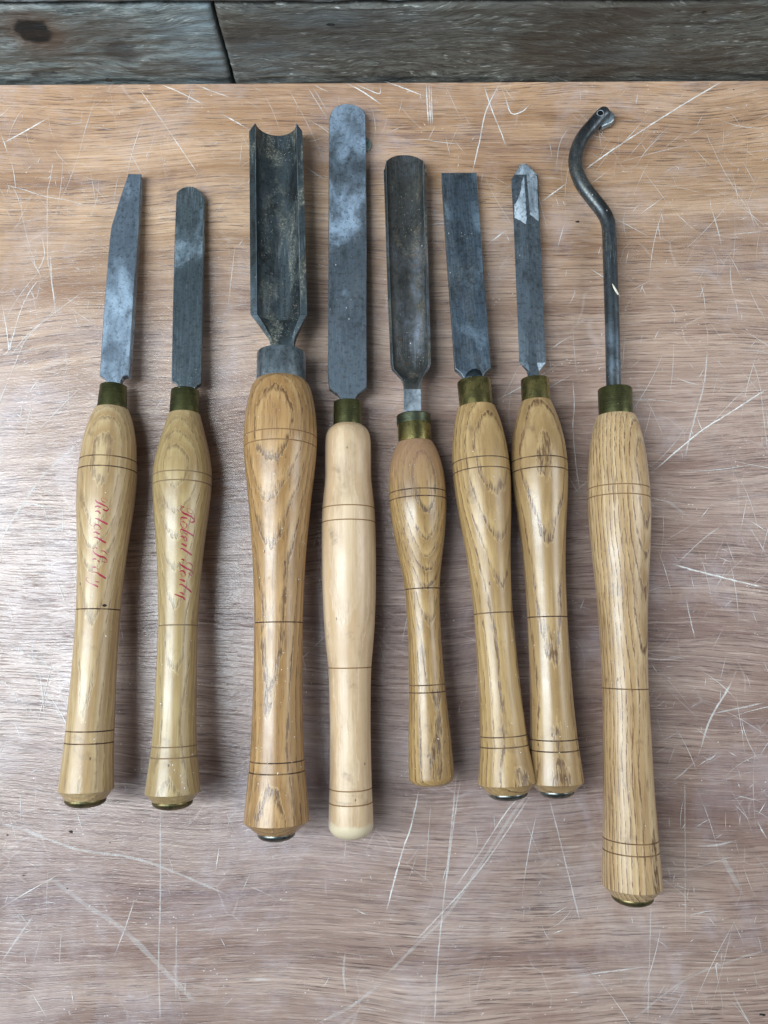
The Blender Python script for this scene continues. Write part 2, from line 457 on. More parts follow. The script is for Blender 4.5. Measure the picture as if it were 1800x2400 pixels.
# scratches: thin marks in the varnish (source of each: measured on the table surface)
SCR = [  # width(mm), strength, points
 (.5, .75, [(317,196),(368,266),(423,347),(466,410)]), (.9, .8, [(372,196),(425,218),(488,251)]), (.4,.4,[(445,196),(461,244)]),
 (.8,.7,[(453,196),(500,215),(548,231)]), (.7,.7,[(590,201),(618,217)]), (.35,.5,[(618,217),(640,262),(659,314)]),
 (.45,.5,[(673,203),(727,304),(768,396)]), (.8,.6,[(716,196),(742,238),(770,282)]), (.9,.7,[(727,195),(776,219)]), (.9,.45,[(730,198),(768,262)]),
 (1.2,.9,[(808,193),(852,216),(900,250)]), (.9,.8,[(827,194),(862,210),(890,219),(890,194)]), (1.0,.9,[(516,266),(550,284),(586,305)]),
 (1.0,.8,[(711,388),(740,407),(769,426)]), (1.0,.8,[(868,491),(884,502),(900,513)]), (1.1,.9,[(0,339),(58,308),(117,274)]),
 (1.3,.9,[(0,309),(10,335),(19,363)]), (.7,.7,[(184,409),(206,417),(228,426)]), (.6,.6,[(0,430),(60,446),(108,461),(157,469),(210,484)]),
 (.6,.5,[(125,374),(118,420),(111,461),(112,600),(118,640),(130,730)]), (.5,.5,[(46,445),(54,515),(76,600),(96,650)]),
 (1.6,.35,[(488,325),(520,313),(546,303)]), (.7,.6,[(514,553),(532,561),(552,570)]), (.5,.6,[(552,571),(546,620),(532,740)]),
 (.4,.4,[(375,466),(395,490),(412,510)]), (1.0,.9,[(900,190),(950,208),(998,227)]), (1.2,.85,[(999,193),(1001,240),(1005,302)]),
 (1.0,.8,[(1005,193),(1007,240),(1010,302)]), (.9,.7,[(1010,193),(1012,250),(1014,300)]), (1.0,.9,[(1171,195),(1139,260),(1124,330),(1107,404)]),
 (1.0,.85,[(1133,196),(1150,250),(1170,300),(1188,347)]), (.8,.7,[(1174,196),(1192,220),(1212,244)]), (1.0,.85,[(1173,197),(1186,232),(1198,266),(1220,263),(1232,255),(1245,241)]),
 (1.1,.9,[(1697,188),(1580,258),(1442,347),(1369,399)]), (1.1,.9,[(1337,423),(1300,450),(1263,478)]), (1.0,.8,[(1201,529),(1170,552),(1133,580)]),
 (.7,.7,[(1160,269),(1180,258)]), (.5,.45,[(1041,196),(1062,240),(1084,288)]), (.6,.55,[(1043,315),(1057,374)]), (.5,.5,[(1087,263),(1106,304)]),
 (.9,.8,[(1464,395),(1459,402),(1487,402)]), (.9,.8,[(1480,396),(1481,410)]), (.7,.8,[(1540,515),(1550,575)]), (.5,.45,[(1651,304),(1703,412),(1790,548)]),
 (1.1,.55,[(1665,483),(1680,530),(1692,580)]), (.9,.5,[(1684,477),(1711,466)]), (1.2,.4,[(1548,409),(1568,398),(1586,388)]), (.5,.5,[(1301,417),(1312,336),(1339,293)]),
 (1.6,.6,[(1106,214),(1122,205)]), (.8,.5,[(1008,564),(1044,582)]),
 # right hand side
 (.8,.8,[(1348,671),(1344,695),(1330,720)]), (.7,.7,[(1503,717),(1545,721)]), (.8,.5,[(1484,675),(1483,700)]), (.9,.5,[(1700,551),(1800,541)]),
 (.9,.5,[(1648,746),(1658,780),(1658,815)]), (1.4,.5,[(1658,820),(1650,900),(1628,980),(1603,1080)]), (1.3,.9,[(1800,910),(1750,942),(1700,974),(1650,1005),(1600,1045),(1521,1113)]),
 (.8,.7,[(1570,880),(1610,895),(1645,904)]), (.8,.6,[(1342,885),(1346,950),(1343,1000),(1350,1090),(1362,1170)]), (.7,.5,[(1710,600),(1714,670),(1722,700)]),
 (1.4,.6,[(1719,690),(1727,720),(1730,748)]), (.6,.5,[(1760,840),(1780,900),(1792,1000),(1800,1060)]), (1.4,.8,[(1572,1321),(1640,1340),(1720,1360),(1800,1379)]),
 (.9,.7,[(1751,1228),(1775,1265),(1798,1302)]), (.9,.6,[(1606,1395),(1620,1460),(1630,1500)]), (1.0,.7,[(1740,1386),(1750,1403)]), (.9,.6,[(1760,1412),(1767,1428)]),
 (2.6,.9,[(1727,1568),(1718,1592)]), (1.6,.9,[(1718,1592),(1700,1625),(1672,1670),(1655,1710),(1640,1765)]), (2.4,.8,[(1640,1752),(1637,1772)]),
 (1.1,.7,[(1640,1768),(1664,1780),(1685,1758)]), (1.5,.5,[(1638,1775),(1600,1812),(1570,1834)]), (2.6,.4,[(1572,1830),(1552,1848)]), (1.3,.45,[(1660,1675),(1730,1660),(1800,1645)]),
 (1.5,.65,[(1624,1984),(1680,1980),(1735,1967)]), (1.2,.9,[(1774,1922),(1785,1945),(1800,1968)]), (5.0,.28,[(1690,2000),(1710,2040),(1745,2105)]), (3.0,.3,[(1705,2060),(1722,2095)]),
 (.8,.5,[(1582,1326),(1640,1270),(1700,1225)]), (.6,.6,[(1756,2150),(1760,2170)]), (1.0,.5,[(1710,2310),(1740,2370),(1760,2400)]),
 (1.0,.6,[(1688,2330),(1678,2260),(1694,2270)]),
 # bottom right
 (1.2,.8,[(982,1850),(965,1930),(945,1990),(925,2060),(905,2140)]), (2.6,.35,[(1240,1855),(1190,1925),(1130,2020),(1050,2140),(980,2210),(900,2290)]),
 (1.0,.6,[(1215,1870),(1185,1905),(1130,1990),(1060,2090)]), (1.0,.5,[(1245,1862),(1160,1990),(1090,2080),(960,2220)]), (1.0,.4,[(1080,1820),(1062,1940),(1045,2080)]),
 (1.2,.45,[(1068,1840),(1052,2000),(1028,2230),(1018,2400)]), (.9,.5,[(1286,1865),(1320,2000),(1362,2170)]), (.5,.4,[(1330,1865),(1322,1910)]),
 (.6,.35,[(1010,1880),(995,2080)]), (.7,.35,[(1110,1920),(1118,1980),(1095,2030)]), (.8,.35,[(1526,2110),(1518,2400)]), (1.0,.45,[(1340,2290),(1420,2278),(1520,2265)]),
 (1.6,.3,[(1800,2225),(1720,2250),(1600,2300),(1470,2400)]), (.9,.4,[(1610,2310),(1560,2400)]), (.7,.7,[(1205,2315),(1208,2340)]), (.5,.5,[(1182,2320),(1183,2350)]),
 (.7,.35,[(1605,1820),(1606,2200)]), (.5,.5,[(1612,2320),(1630,2390)]), (1.0,.5,[(1710,1860),(1790,1880)]), (3.0,.3,[(1620,1215),(1550,1165)]),
 # bottom left
 (2.2,.5,[(0,1930),(60,1946),(180,1990),(300,2008),(400,2040),(540,2100)]), (4.5,.28,[(110,2050),(200,2120),(290,2180),(400,2290),(460,2350)]),
 (1.2,.35,[(376,1880),(376,2100),(372,2250),(376,2400)]), (.8,.5,[(318,2100),(295,2170),(265,2250)]), (1.6,.6,[(340,2302),(347,2348)]),
 (2.4,.6,[(575,2294),(650,2296)]), (1.5,.5,[(275,2366),(285,2372)]), (.7,.35,[(414,2150),(412,2360)]), (.8,.3,[(430,2182),(540,2176)]),
 (2.0,.55,[(810,2225),(805,2280),(812,2340)]), (2.6,.5,[(900,2300),(820,2360),(740,2400)]), (.6,.4,[(812,1960),(804,2040)]), (.7,.6,[(816,2120),(850,2140),(868,2142)]),
 (1.2,.35,[(90,2130),(40,2200),(0,2260)]),
 # left
 (1.6,.75,[(183,1040),(150,1070),(100,1115),(55,1180),(20,1235),(8,1260),(3,1330)]), (1.3,.6,[(22,1180),(64,1180),(100,1186),(140,1195)]),
 (1.2,.6,[(62,1246),(110,1242),(175,1231)]), (.8,.6,[(60,1340),(90,1344),(120,1349)]), (1.0,.35,[(0,1500),(60,1530),(120,1565),(180,1600)]),
 (.7,.4,[(30,1480),(90,1540),(130,1575)]), (.9,.4,[(0,1590),(30,1620),(50,1670)]), (.7,.35,[(26,1600),(60,1650),(90,1680)]),
 (.7,.7,[(98,650),(72,680),(50,725),(30,790),(22,820),(15,770),(3,700)]), (.8,.6,[(0,835),(20,820),(32,752)]), (.6,.6,[(20,842),(60,790),(120,740),(200,680)]),
 (.5,.5,[(24,842),(80,775),(140,715)]), (.7,.4,[(0,832),(50,824),(110,812),(150,806)]), (1.1,.6,[(118,590),(122,660),(130,720)]), (.8,.7,[(150,712),(190,740),(225,762)]),
 (.7,.7,[(198,745),(208,712),(206,700)]), (.7,.6,[(96,540),(104,600),(80,650)]), (.5,.5,[(60,560),(70,600),(92,640),(98,655)]), (.9,.6,[(152,820),(158,862)]),
 (1.4,.35,[(74,940),(66,990),(50,1050)]), (1.0,.35,[(10,980),(60,990),(44,1000)]), (.7,.5,[(60,655),(84,700),(96,652)]), (.9,.6,[(366,695),(396,722),(414,735)]),
 (1.2,.4,[(60,850),(70,868),(88,842)]), (1.0,.4,[(520,722),(560,716),(586,712)]),
]
def catmull(p, k=8):
    out = []
    q = [p[0] * 2 - p[1]] + p + [p[-1] * 2 - p[-2]]
    for i in range(1, len(q) - 2):
        for j in range(k):
            t = j / k
            a, b, c, d = q[i - 1], q[i], q[i + 1], q[i + 2]
            out.append(0.5 * ((2 * b) + (c - a) * t + (2 * a - 5 * b + 4 * c - d) * t * t + (3 * b - a - 3 * c + d) * t ** 3))
    out.append(p[-1].copy())
    return out
verts, faces, stren = [], [], []
def ribbon(pts, w, s, z, jit=0.00012):
    n = len(pts)
    b0 = len(verts)
    for i, p in enumerate(pts):
        d = (pts[min(i + 1, n - 1)] - pts[max(i - 1, 0)])
        d = Vector((-d.y, d.x, 0)).normalized()
        f = min(1, (min(i, n - 1 - i) + 0.6) / 4)
        ww = w * 0.5 * f * random.uniform(0.7, 1.25)
        q = p + d * random.uniform(-jit, jit)
        verts.append((q.x + d.x * ww, q.y + d.y * ww, z)); verts.append((q.x - d.x * ww, q.y - d.y * ww, z))
        ss_ = s * f * random.uniform(0.75, 1.1)
        stren.extend((ss_, ss_))
        if i:
            faces.append((b0 + 2 * i - 2, b0 + 2 * i - 1, b0 + 2 * i + 1, b0 + 2 * i))
zc = 0.00004
for w, s, pts in SCR:
    P3 = [on_plane(x, y, 0) for x, y in pts]
    P3 = [Vector((p.x, p.y, 0)) for p in P3]
    L = sum((P3[i + 1] - P3[i]).length for i in range(len(P3) - 1))
    k = max(3, int(L / (len(P3) - 1) / 0.0025))
    ribbon(catmull(P3, k), w * 0.00062 + 0.00014, min(1, s * (1.15 if w < 1.5 else 0.75)), zc)
    zc += 0.0000012
for i in range(1150):     # fine hairline scuffs all over
    cx, cy = random.uniform(-0.30, 0.30), random.uniform(-0.30, 0.41)
    rr = random.random()
    if rr < 0.35: cx = random.uniform(0.15, 0.30)
    elif rr < 0.50: cy = random.uniform(0.28, 0.41)
    elif rr < 0.65: cx = random.uniform(-0.30, -0.20)
    a = random.gauss(math.pi / 2, 0.9)
    L = random.choice((0.004, 0.006, 0.01, 0.014, 0.03, 0.06)) * random.uniform(0.6, 1.5)
    cur = random.gauss(0, 0.18)
    pts = []
    for j in range(9):
        t = j / 8 - 0.5
        pts.append(Vector((cx + math.cos(a + cur * t) * L * t, cy + math.sin(a + cur * t) * L * t, 0)))
    top = back[0].lerp(back[1], 0.5).y - 0.004
    if max(p.y for p in pts) > top: continue
    ribbon(pts, random.uniform(0.00022, 0.00055), random.uniform(0.35, 0.95), zc, 0.00003)
    zc += 0.0000002
so = mesh_obj('scratch_marks', verts, faces, mat_scratch(), table)
at = so.data.attributes.new('strength', 'FLOAT', 'POINT')
at.data.foreach_set('value', stren)
so['kind'] = 'stuff'

# dark pits in the veneer
dark_pit = mat_plain('dark_pit', sr(30, 22, 20), 0.8)
pv, pf = [], []
for (x, y, r) in [(1353, 520, 5), (167, 1950, 4.5), (18, 1957, 3), (56, 2052, 2.5), (157, 2083, 2.5), (1788, 2378, 5), (258, 1975, 1.6), (1020, 755, 2.0), (1200, 600, 1.5), (1720, 210, 2)]:
    c = on_plane(x, y, 0)
    b0 = len(pv); n = 9
    for k in range(n):
        a = 2 * math.pi * k / n
        rr = r / 3400 * random.uniform(0.5, 1.3)
        pv.append((c.x + math.cos(a) * rr * 1.3, c.y + math.sin(a) * rr * 0.7, 0.00003))
    pf.append(tuple(range(b0, b0 + n)))
po = mesh_obj('dark_pits', pv, pf, dark_pit, table)
po['kind'] = 'stuff'

# ------------------------------------------------------------------ the plank wall behind
wall = bpy.data.objects.new('plank_wall', None); C.objects.link(wall)
wdir = (back[1] - back[0]).normalized()
wn = Vector((wdir.y, -wdir.x, 0))           # towards the camera
worg = on_plane(520, 196, 0) - wn * 0.0035
wall.location = worg
wall.rotation_euler = (0, 0, math.atan2(wdir.y, wdir.x))
tag(wall, 'wall of dark weathered grey planks behind the back edge of the table', 'wall')
def plank(x0, x1, z0, z1, seed, mat, knots=(), slant=0.0):
    nx, nz = int((x1 - x0) / 0.0020), 44
    V, F = [], []
    for j in range(nz + 1):
        for i in range(nx + 1):
            fx, fz = i / nx, j / nz
            x = x0 + (x1 - x0) * fx; z = z0 + (z1 - z0) * fz
            g = noise.noise(Vector((x * 9 + seed, z * 30, seed))) * 0.0016
            g += noise.noise(Vector((x * 40 + seed, z * 300, seed))) * 0.0013
            g += noise.noise(Vector((x * 160, z * 900, seed))) * 0.0004
            ed = min(z - z0, z1 - z); ex = min(x - x0, x1 - x)
            g -= max(0, 0.0028 - ed) ** 2 * 260 + max(0, 0.002 - ex) ** 2 * 350
            for (kx, kz, kr) in knots:
                d = math.hypot((x - kx), (z - kz) * 1.3)
                if d < kr: g -= 0.0016 * (1 - (d / kr) ** 3) + noise.noise(Vector((x * 500, z * 500, 0))) * 0.0008
                elif d < kr * 2: g += 0.0009 * (2 - d / kr)
            ze = z + (0.0011 * noise.noise(Vector((x * 20, seed, 0 if j < nz / 2 else 7))) if j in (0, nz) else 0)
            xe = x + ((slant * (fz - .5)) if i in (0, nx) else 0)
            V.append((xe, -g, ze))
    n = (nx + 1)
    for j in range(nz):
        for i in range(nx):
            a = j * n + i
            F.append((a, a + 1, a + n + 1, a + n))
    # sides and back
    b = len(V)
    ring = [i for i in range(n)] + [j * n + nx for j in range(1, nz + 1)] + [nz * n + i for i in range(nx - 1, -1, -1)] + [j * n for j in range(nz - 1, 0, -1)]
    for k in ring:
        V.append((V[k][0], 0.016, V[k][2]))
    m = len(ring)
    for k in range(m):
        F.append((ring[k], ring[(k + 1) % m], b + (k + 1) % m, b + k))
    F.append(tuple(range(b, b + m)))
    return V, F
def wx(px):
    p = on_plane(px, 196, 0); return (p - worg).dot(wdir)
def wall_pt(px, py):
    d = ray(px, py); t = (worg - EYE).dot(wn) / d.dot(wn); q = EYE + d * t
    return (q - worg).dot(wdir), q.z
GAPZ = wall_pt(900, 9)[1]
kn = (*wall_pt(78, 72), 0.0115)
m1 = mat_plank('plank_knotty', sr(100, 108, 106), sr(150, 160, 160), 1.3, 0.6, kn)
m2 = mat_plank('plank_grey_brown', sr(88, 87, 82), sr(122, 124, 117), 6.1, 0.2)
m3 = mat_plank('plank_dark', sr(100, 106, 108), sr(134, 142, 142), 11.7, 0.3)
def wx(px):
    p = on_plane(px, 196, 0); return (p - worg).dot(wdir)
rows = [(-0.020, GAPZ - 0.0014), (GAPZ + 0.0014, 0.156), (0.159, 0.235)]
jx = wx(546)
cuts = [[-0.62, jx - 0.0015, jx + 0.0013, 0.62], [-0.62, -0.22, -0.218, 0.38, 0.382, 0.62], [-0.62, 0.05, 0.052, 0.62]]
kn = (wx(80), 0.045, 0.0115)
for r, (z0, z1) in enumerate(rows):
    cs = cuts[r]
    for k in range(0, len(cs) - 1, 2):
        mt = [m1, m2, m3][(k // 2 + r) % 3] if r else (m1 if k == 0 else m2)
        V, F = plank(cs[k], cs[k + 1], z0, z1, 3.7 * r + k * 1.9 + 0.4, mt, [kn] if (r == 0 and k == 0) else ())
        o = mesh_obj('plank', V, F, mt, wall, smooth=True)
        sharp_edges(o, 60)
V, F = [], []
for x in (-0.63, 0.63):
    for y in (0.0165, 0.03):
        for z in (-0.03, 0.24): V.append((x, y, z))
F = [(0, 1, 3, 2), (4, 5, 7, 6), (0, 1, 5, 4), (2, 3, 7, 6), (0, 2, 6, 4), (1, 3, 7, 5)]
mesh_obj('gap_shade_backing', V, F, mat_plain('backing_black', sr(16, 16, 16), 0.9), wall)  # near-black sheet added behind the planks so the gaps look shaded
# dark knot in the left plank and the nail holes
kv, kf = [], []
def blot(x, z, rx, rz, y):
    b0 = len(kv); n = 14
    for k in range(n):
        a = 2 * math.pi * k / n
        q = random.uniform(0.75, 1.15)
        kv.append((x + math.cos(a) * rx * q, y, z + math.sin(a) * rz * q))
    kf.append(tuple(range(b0, b0 + n)))
knot_m = mat_plain('knot_black', sr(26, 28, 28), 0.35, 0, 0.5)
def wz(py, px=900):   # height on the wall plane
    d = ray(px, py); t = (worg - EYE).dot(wn) / d.dot(wn); return (EYE + d * t).z
for (px, py, rx, rz) in [(775, 50, .0028, .0016), (254, 181, .0026, .002), (1650, 20, .002, .001)]:
    d = ray(px, py); t = (worg - EYE).dot(wn) / d.dot(wn); q = EYE + d * t
    blot((q - worg).dot(wdir), q.z, rx, rz, -0.0024)
o = mesh_obj('nail_hole', kv, kf, knot_m, wall)

# ------------------------------------------------------------------ tools
ALL_SURF = []
def lathe(profile, M, seg=72, caps=True):
    """profile: list of (s, r, matindex for the band that follows); axis = local +Y of M"""
    V, F, FM = [], [], []
    for (s, r, m) in profile:
        for k in range(seg):
            a = 2 * math.pi * k / seg
            V.append(M @ Vector((math.cos(a) * r, s, math.sin(a) * r)))
    for i in range(len(profile) - 1):
        for k in range(seg):
            j = (k + 1) % seg
            F.append((i * seg + k, i * seg + j, (i + 1) * seg + j, (i + 1) * seg + k)); FM.append(profile[i][2])
    if caps:
        F.append(tuple(range(seg))); FM.append(0)
        F.append(tuple(range((len(profile) - 1) * seg, len(profile) * seg))); FM.append(0)
    return V, F, FM

def pchip(xs, ys):
    n = len(xs)
    h = [xs[i + 1] - xs[i] for i in range(n - 1)]
    d = [(ys[i + 1] - ys[i]) / h[i] for i in range(n - 1)]
    m = [d[0]] + [0 if d[i - 1] * d[i] <= 0 else 2 / (1 / d[i - 1] + 1 / d[i]) for i in range(1, n - 1)] + [d[-1]]
    def f(x):
        x = min(max(x, xs[0]), xs[-1])
        i = 0
        while i < n - 2 and x > xs[i + 1]: i += 1
        t = (x - xs[i]) / h[i]
        return ((2 * t ** 3 - 3 * t * t + 1) * ys[i] + (t ** 3 - 2 * t * t + t) * h[i] * m[i] +
                (-2 * t ** 3 + 3 * t * t) * ys[i + 1] + (t ** 3 - t * t) * h[i] * m[i + 1])
    return f

class Tool:
    """a turned handle lying on the table with its blade towards the wall; rows = (y, left, right) measured silhouettes"""
    def __init__(self, name, label, cat, rows, ztip, ytip, zbelly, ybelly):
        A = on_plane(900, ytip, ztip); B = on_plane(900, ybelly, zbelly)
        self.b = (A.z - B.z) / (A.y - B.y); self.a = A.z - self.b * A.y
        pts, rad = [], []
        for (y, l, r) in rows:
            L, R = on_plane(l, y, self.a, self.b), on_plane(r, y, self.a, self.b)
            c = (L + R) / 2
            pts.append(c); rad.append((R - L).length / 2 * math.cos(math.atan(c.x / (H - c.z))))
        # straight axis through the centres
        mx = sum(p.x for p in pts) / len(pts); my = sum(p.y for p in pts) / len(pts)
        k = sum((p.x - mx) * (p.y - my) for p in pts) / sum((p.y - my) ** 2 for p in pts)
        self.k, self.mx, self.my = k, mx, my
        d = Vector((k, 1, self.b)).normalized()
        yb = min(p.y for p in pts)
        org = Vector((mx + k * (yb - my), yb, self.a + self.b * yb))
        xa = d.cross(Vector((0, 0, 1))).normalized(); za = xa.cross(d)
        M = Matrix(((xa.x, d.x, za.x, org.x), (xa.y, d.y, za.y, org.y), (xa.z, d.z, za.z, org.z), (0, 0, 0, 1)))
        self.M, self.inv, self.d, self.org = M, M.inverted(), d, org
        self.e = bpy.data.objects.new(name, None); C.objects.link(self.e)
        self.e.matrix_world = M
        self.e.empty_display_size = 0.02
        tag(self.e, label, cat)
        sr_ = sorted(((p - org).dot(d), r) for p, r in zip(pts, rad))
        self.s = [q[0] for q in sr_]; self.r = [q[1] for q in sr_]
        self.f = pchip(self.s, self.r)
    def sat(self, y, off=0.0):
        """distance along the axis of a measured row"""
        p = on_plane(900, y, self.a + off, self.b)
        yy = p.y
        return (yy - self.org.y) / self.d.y
    def rad_of(self, y, l, r):
        L, R = on_plane(l, y, self.a, self.b), on_plane(r, y, self.a, self.b)
        c = (L + R) / 2
        return (R - L).length / 2 * math.cos(math.atan(c.x / (H - c.z)))
    def handle(self, mats, grooves, gd=0.0005, gw=0.00052, end='chamfer', rb=None, sb=None):
        """grooves: rows where a line is burnt in; end: chamfer to rb at sb, or round"""
        prof = []
        gs = sorted((self.sat(g[0]), g[1]) if isinstance(g, tuple) else (self.sat(g), 1) for g in grooves)
        n = 150
        ss = [self.s[0] + (self.s[-1] - self.s[0]) * i / n for i in range(n + 1)]
        ss = [s for s in ss if all(abs(s - g[0]) > gw * 2.0 for g in gs)]
        ev = [(s, 0, 0) for s in ss]
        for g, gm in gs:
            ev += [(g - gw * 1.5, 0, 0), (g - gw * 0.75, 0, gm), (g - gw * 0.2, gd, gm), (g + gw * 0.2, gd, gm), (g + gw * 0.75, 0, 0), (g + gw * 1.5, 0, 0)]
        ev.sort()
        prof = [(s, self.f(s) - d, m) for s, d, m in ev]
        head = []
        if end == 'chamfer':
            head = [(sb, rb * 0.5, 0), (sb, rb, 0), (self.s[0] - 0.0006, self.r[0] - 0.0007, 0), (self.s[0] - 0.0002, self.r[0] - 0.00018, 0)]
        elif end == 'round':
            r0 = self.r[0]; dep = sb
            for i in range(9):
                a = math.pi / 2 * i / 9
                head.append((self.s[0] - dep * math.cos(a), r0 - dep * 1.35 * (1 - math.sin(a)) if dep * 1.35 < r0 else r0 * math.sin(a), 0))
        prof = head + prof
        # soft shoulder at the ferrule
        rt = self.r[-1]
        prof += [(self.s[-1] + 0.0005, rt - 0.0006, 0), (self.s[-1] + 0.0007, rt * 0.6, 0)]
        V, F, FM = lathe(prof, self.M, 80)
        o = mesh_obj('handle', V, F, None, self.e, True, mats, self.inv, FM)
        sharp_edges(o, 22)
        ALL_SURF.append((V, F, 'handle'))
        self.hbvh = BVHTree.FromPolygons([tuple(v) for v in V], F)
        self.hobj = o
        return o
    def ferrule(self, y0, l0, r0, y1, l1, r1, mat, hole=0.6, lip=0.0005):
        """y0 upper row, y1 lower row"""
        s1, s0 = self.sat(y0), self.sat(y1)
        ra, rb_ = self.rad_of(y0, l0, r0), self.rad_of(y1, l1, r1)
        s0 = min(s0, self.s[-1]) - 0.001
        prof = [(s0, rb_ - 0.0004, 0), (s0 + 0.0004, rb_, 0), (s1 - lip, ra, 0), (s1 - lip * 0.3, ra - lip * 0.3, 0), (s1, ra - lip, 0), (s1, ra * hole, 0), (s1 - 0.002, ra * hole * 0.98, 0)]
        V, F, FM = lathe(prof, self.M, 72)
        o = mesh_obj('ferrule', V, F, mat, self.e, True, None, self.inv)
        sharp_edges(o, 30)
        ALL_SURF.append((V, F, 'metal'))
        self.s_f, self.r_f = s1, ra
        return o
    def button(self, sb, rb, depth, mat):
        prof = [(sb + 0.0002, rb * 0.8, 0), (sb - 0.0001, rb * 1.02, 0), (sb - 0.0007, rb * 1.03, 0)]
        for i in range(1, 11):
            a = math.pi / 2 * i / 10
            prof.append((sb - 0.0007 - depth * math.sin(a), rb * 1.03 * math.cos(a) + 0.00002, 0))
        V, F, FM = lathe(prof, self.M, 56)
        o = mesh_obj('end_button', V, F, mat, self.e, True, None, self.inv)
        sharp_edges(o, 60)
        return o
    def P(self, x, y, off=0.0):
        return on_plane(x, y, self.a + off, self.b)
    def plate(self, outline, th, mat, bev=0.0005, name='blade', front=0, drop=0.0):
        """outline on the top face of a flat blade; th thickness; the first `front` points are a ground edge whose lower side is set back"""
        n = len(outline)
        top = [self.P(x, y, th / 2) for x, y in outline]
        c = sum(top, Vector()) / n
        zn = self.M.to_3x3() @ Vector((0, 0, 1))
        def inset(pts, d):
            out = []
            for i in range(n):
                p, q, r = pts[i - 1], pts[i], pts[(i + 1) % n]
                n1 = zn.cross(q - p).normalized(); n2 = zn.cross(r - q).normalized()
                m = (n1 + n2)
                m = m.normalized() / max(0.5, m.normalized().dot(n1)) if m.length > 1e-6 else n1
                out.append(q + m * d)
            return out
        area = sum((top[i].x * top[(i + 1) % n].y - top[(i + 1) % n].x * top[i].y) for i in range(n))
        sg = 1 if area > 0 else -1
        t0 = inset(top, bev * sg)
        t1 = [p - zn * bev for p in top]
        low = [p - zn * (th - bev) for p in top]
        for i in range(front):
            low[i] = low[i] - self.d * th * 1.1
        b0 = [p - zn * bev for p in inset(low, bev * sg)]
        V = t0 + t1 + low + b0
        F = [tuple(range(n))]
        for k in range(3):
            for i in range(n):
                j = (i + 1) % n
                F.append((k * n + i, k * n + j, (k + 1) * n + j, (k + 1) * n + i))
        F.append(tuple(range(3 * n, 4 * n)))
        bm = bmesh.new()
        vs_ = [bm.verts.new(v) for v in V]
        for f in F: bm.faces.new([vs_[i] for i in f])
        bmesh.ops.triangulate(bm, faces=[f for f in bm.faces if len(f.verts) > 4])
        bm.verts.ensure_lookup_table(); bm.verts.index_update()
        F2 = [tuple(v.index for v in f.verts) for f in bm.faces]; V2 = [v.co.copy() for v in bm.verts]
        fm = [1 if (any(i < n for i in f) and any(n <= i < 2 * n for i in f) and max(f) < 2 * n) else 0 for f in F2]
        bm.free()
        o = mesh_obj(name, V2, F2, mat, self.e, False, [mat, worn_edge], self.inv, fm)
        ALL_SURF.append((V2, F2, 'metal'))
        return o

def groove_mat(name, col):
    t = NT(name)
    P = t.coord()
    n = t.ss(t.noise(t.vmul(P, (150, 150, 150)), 1, 4, 0.7), 0.42, 0.62)
    t.set(Base_Color=t.mix(t.math('MULTIPLY', n, 0.75), col, sr(140, 110, 76)), Roughness=0.75)
    return t.m
worn_edge = mat_steel('worn_bright_edge', sr(120,132,140), sr(168,182,192), 50.0, 0.3, brush=0.3, patina=0.5)
burnt = groove_mat('burnt_line', sr(62, 44, 34))
pale_line = groove_mat('dusty_line', sr(130, 112, 86))
soft_line = groove_mat('soft_brown_line', sr(138, 106, 72))
brass_green = mat_brass('ferrule_dull_brass', sr(96, 98, 62), 1.0, 0.38)
brass_gold = mat_brass('ferrule_brass', sr(158, 146, 92), 4.0, 0.28, 0.6)
brass_button = mat_brass('button_brass', sr(120, 108, 76), 8.0, 0.38, 0.4)
steel_button = mat_steel('button_steel', sr(112, 116, 112), sr(150, 155, 150), 3.0, 0.32, brush=0.1, metal=1.0)
ink = mat_ink()

def arc_pts(cx, cy, rx, ry, a0, a1, n):
    return [(cx + rx * math.cos(math.radians(a0 + (a1 - a0) * i / n)), cy + ry * math.sin(math.radians(a0 + (a1 - a0) * i / n))) for i in range(n + 1)]

# ---- 1: slant-nosed scraper, far left
T1 = Tool('slant_nosed_scraper', 'pale handle with faded red script, its flat blade cut slanting at the tip, leftmost', 'scraper',
  [(961,220.7,301.6),(986,207,309.5),(1012,198.5,315),(1039,192.8,320),(1076,187,322),(1119,181.7,323),(1172,181.2,320),(1225,182.2,312.5),(1278,182.2,303.5),(1331,181,295),
   (1407,179.3,286),(1512,172,277),(1592,165,273),(1645,158.9,270.5),(1711,153,268.6),(1739,150,268.4),(1804,142,268),(1850,134.5,267.8)],
  0.0045, 410, 0.0209, 1119)
wd1 = mat_wood('wood_pale_tan', sr(190,168,126), sr(166,138,96), sr(104,82,60), (-0.004,-0.030), 0.0026, 0.3, 2.0, 0.36, 0.6, 0.05, 0.004,
               dust_top=(0.235, 0.27, sr(176,164,136), 0.7))
sb = T1.sat(1869, -0.002)
T1.handle([wd1, burnt], [1083, 1107, 1430, 1711, 1739], rb=0.0122, sb=T1.s[0] - 0.0055)
T1.button(T1.s[0] - 0.0055, 0.0120, 0.0046, brass_button)
T1.ferrule(905,229.8,294.4, 955,227,299, brass_green, 0.5)
st1 = mat_steel('steel_blue_grey', sr(112,126,140), sr(166,186,204), 1.0, 0.33, 0.0, 0, 0.44, 0.70, brush=0.08, patina=0.22, wipe_k=0.6)
T1.plate([(300.4,406.6),(331.0,407.2),(327.5,480),(317,640),(309,770),(301.7,882),(298,880),(292,880.5),(286,884),(282,890),(280.5,903),(249.8,903),(248.5,893),(244,886),(238,883),(233,881),(245,700),(254,590),(259.0,540),(261.5,527),(265.5,514),(283,458)],
  0.0062, st1, front=2)

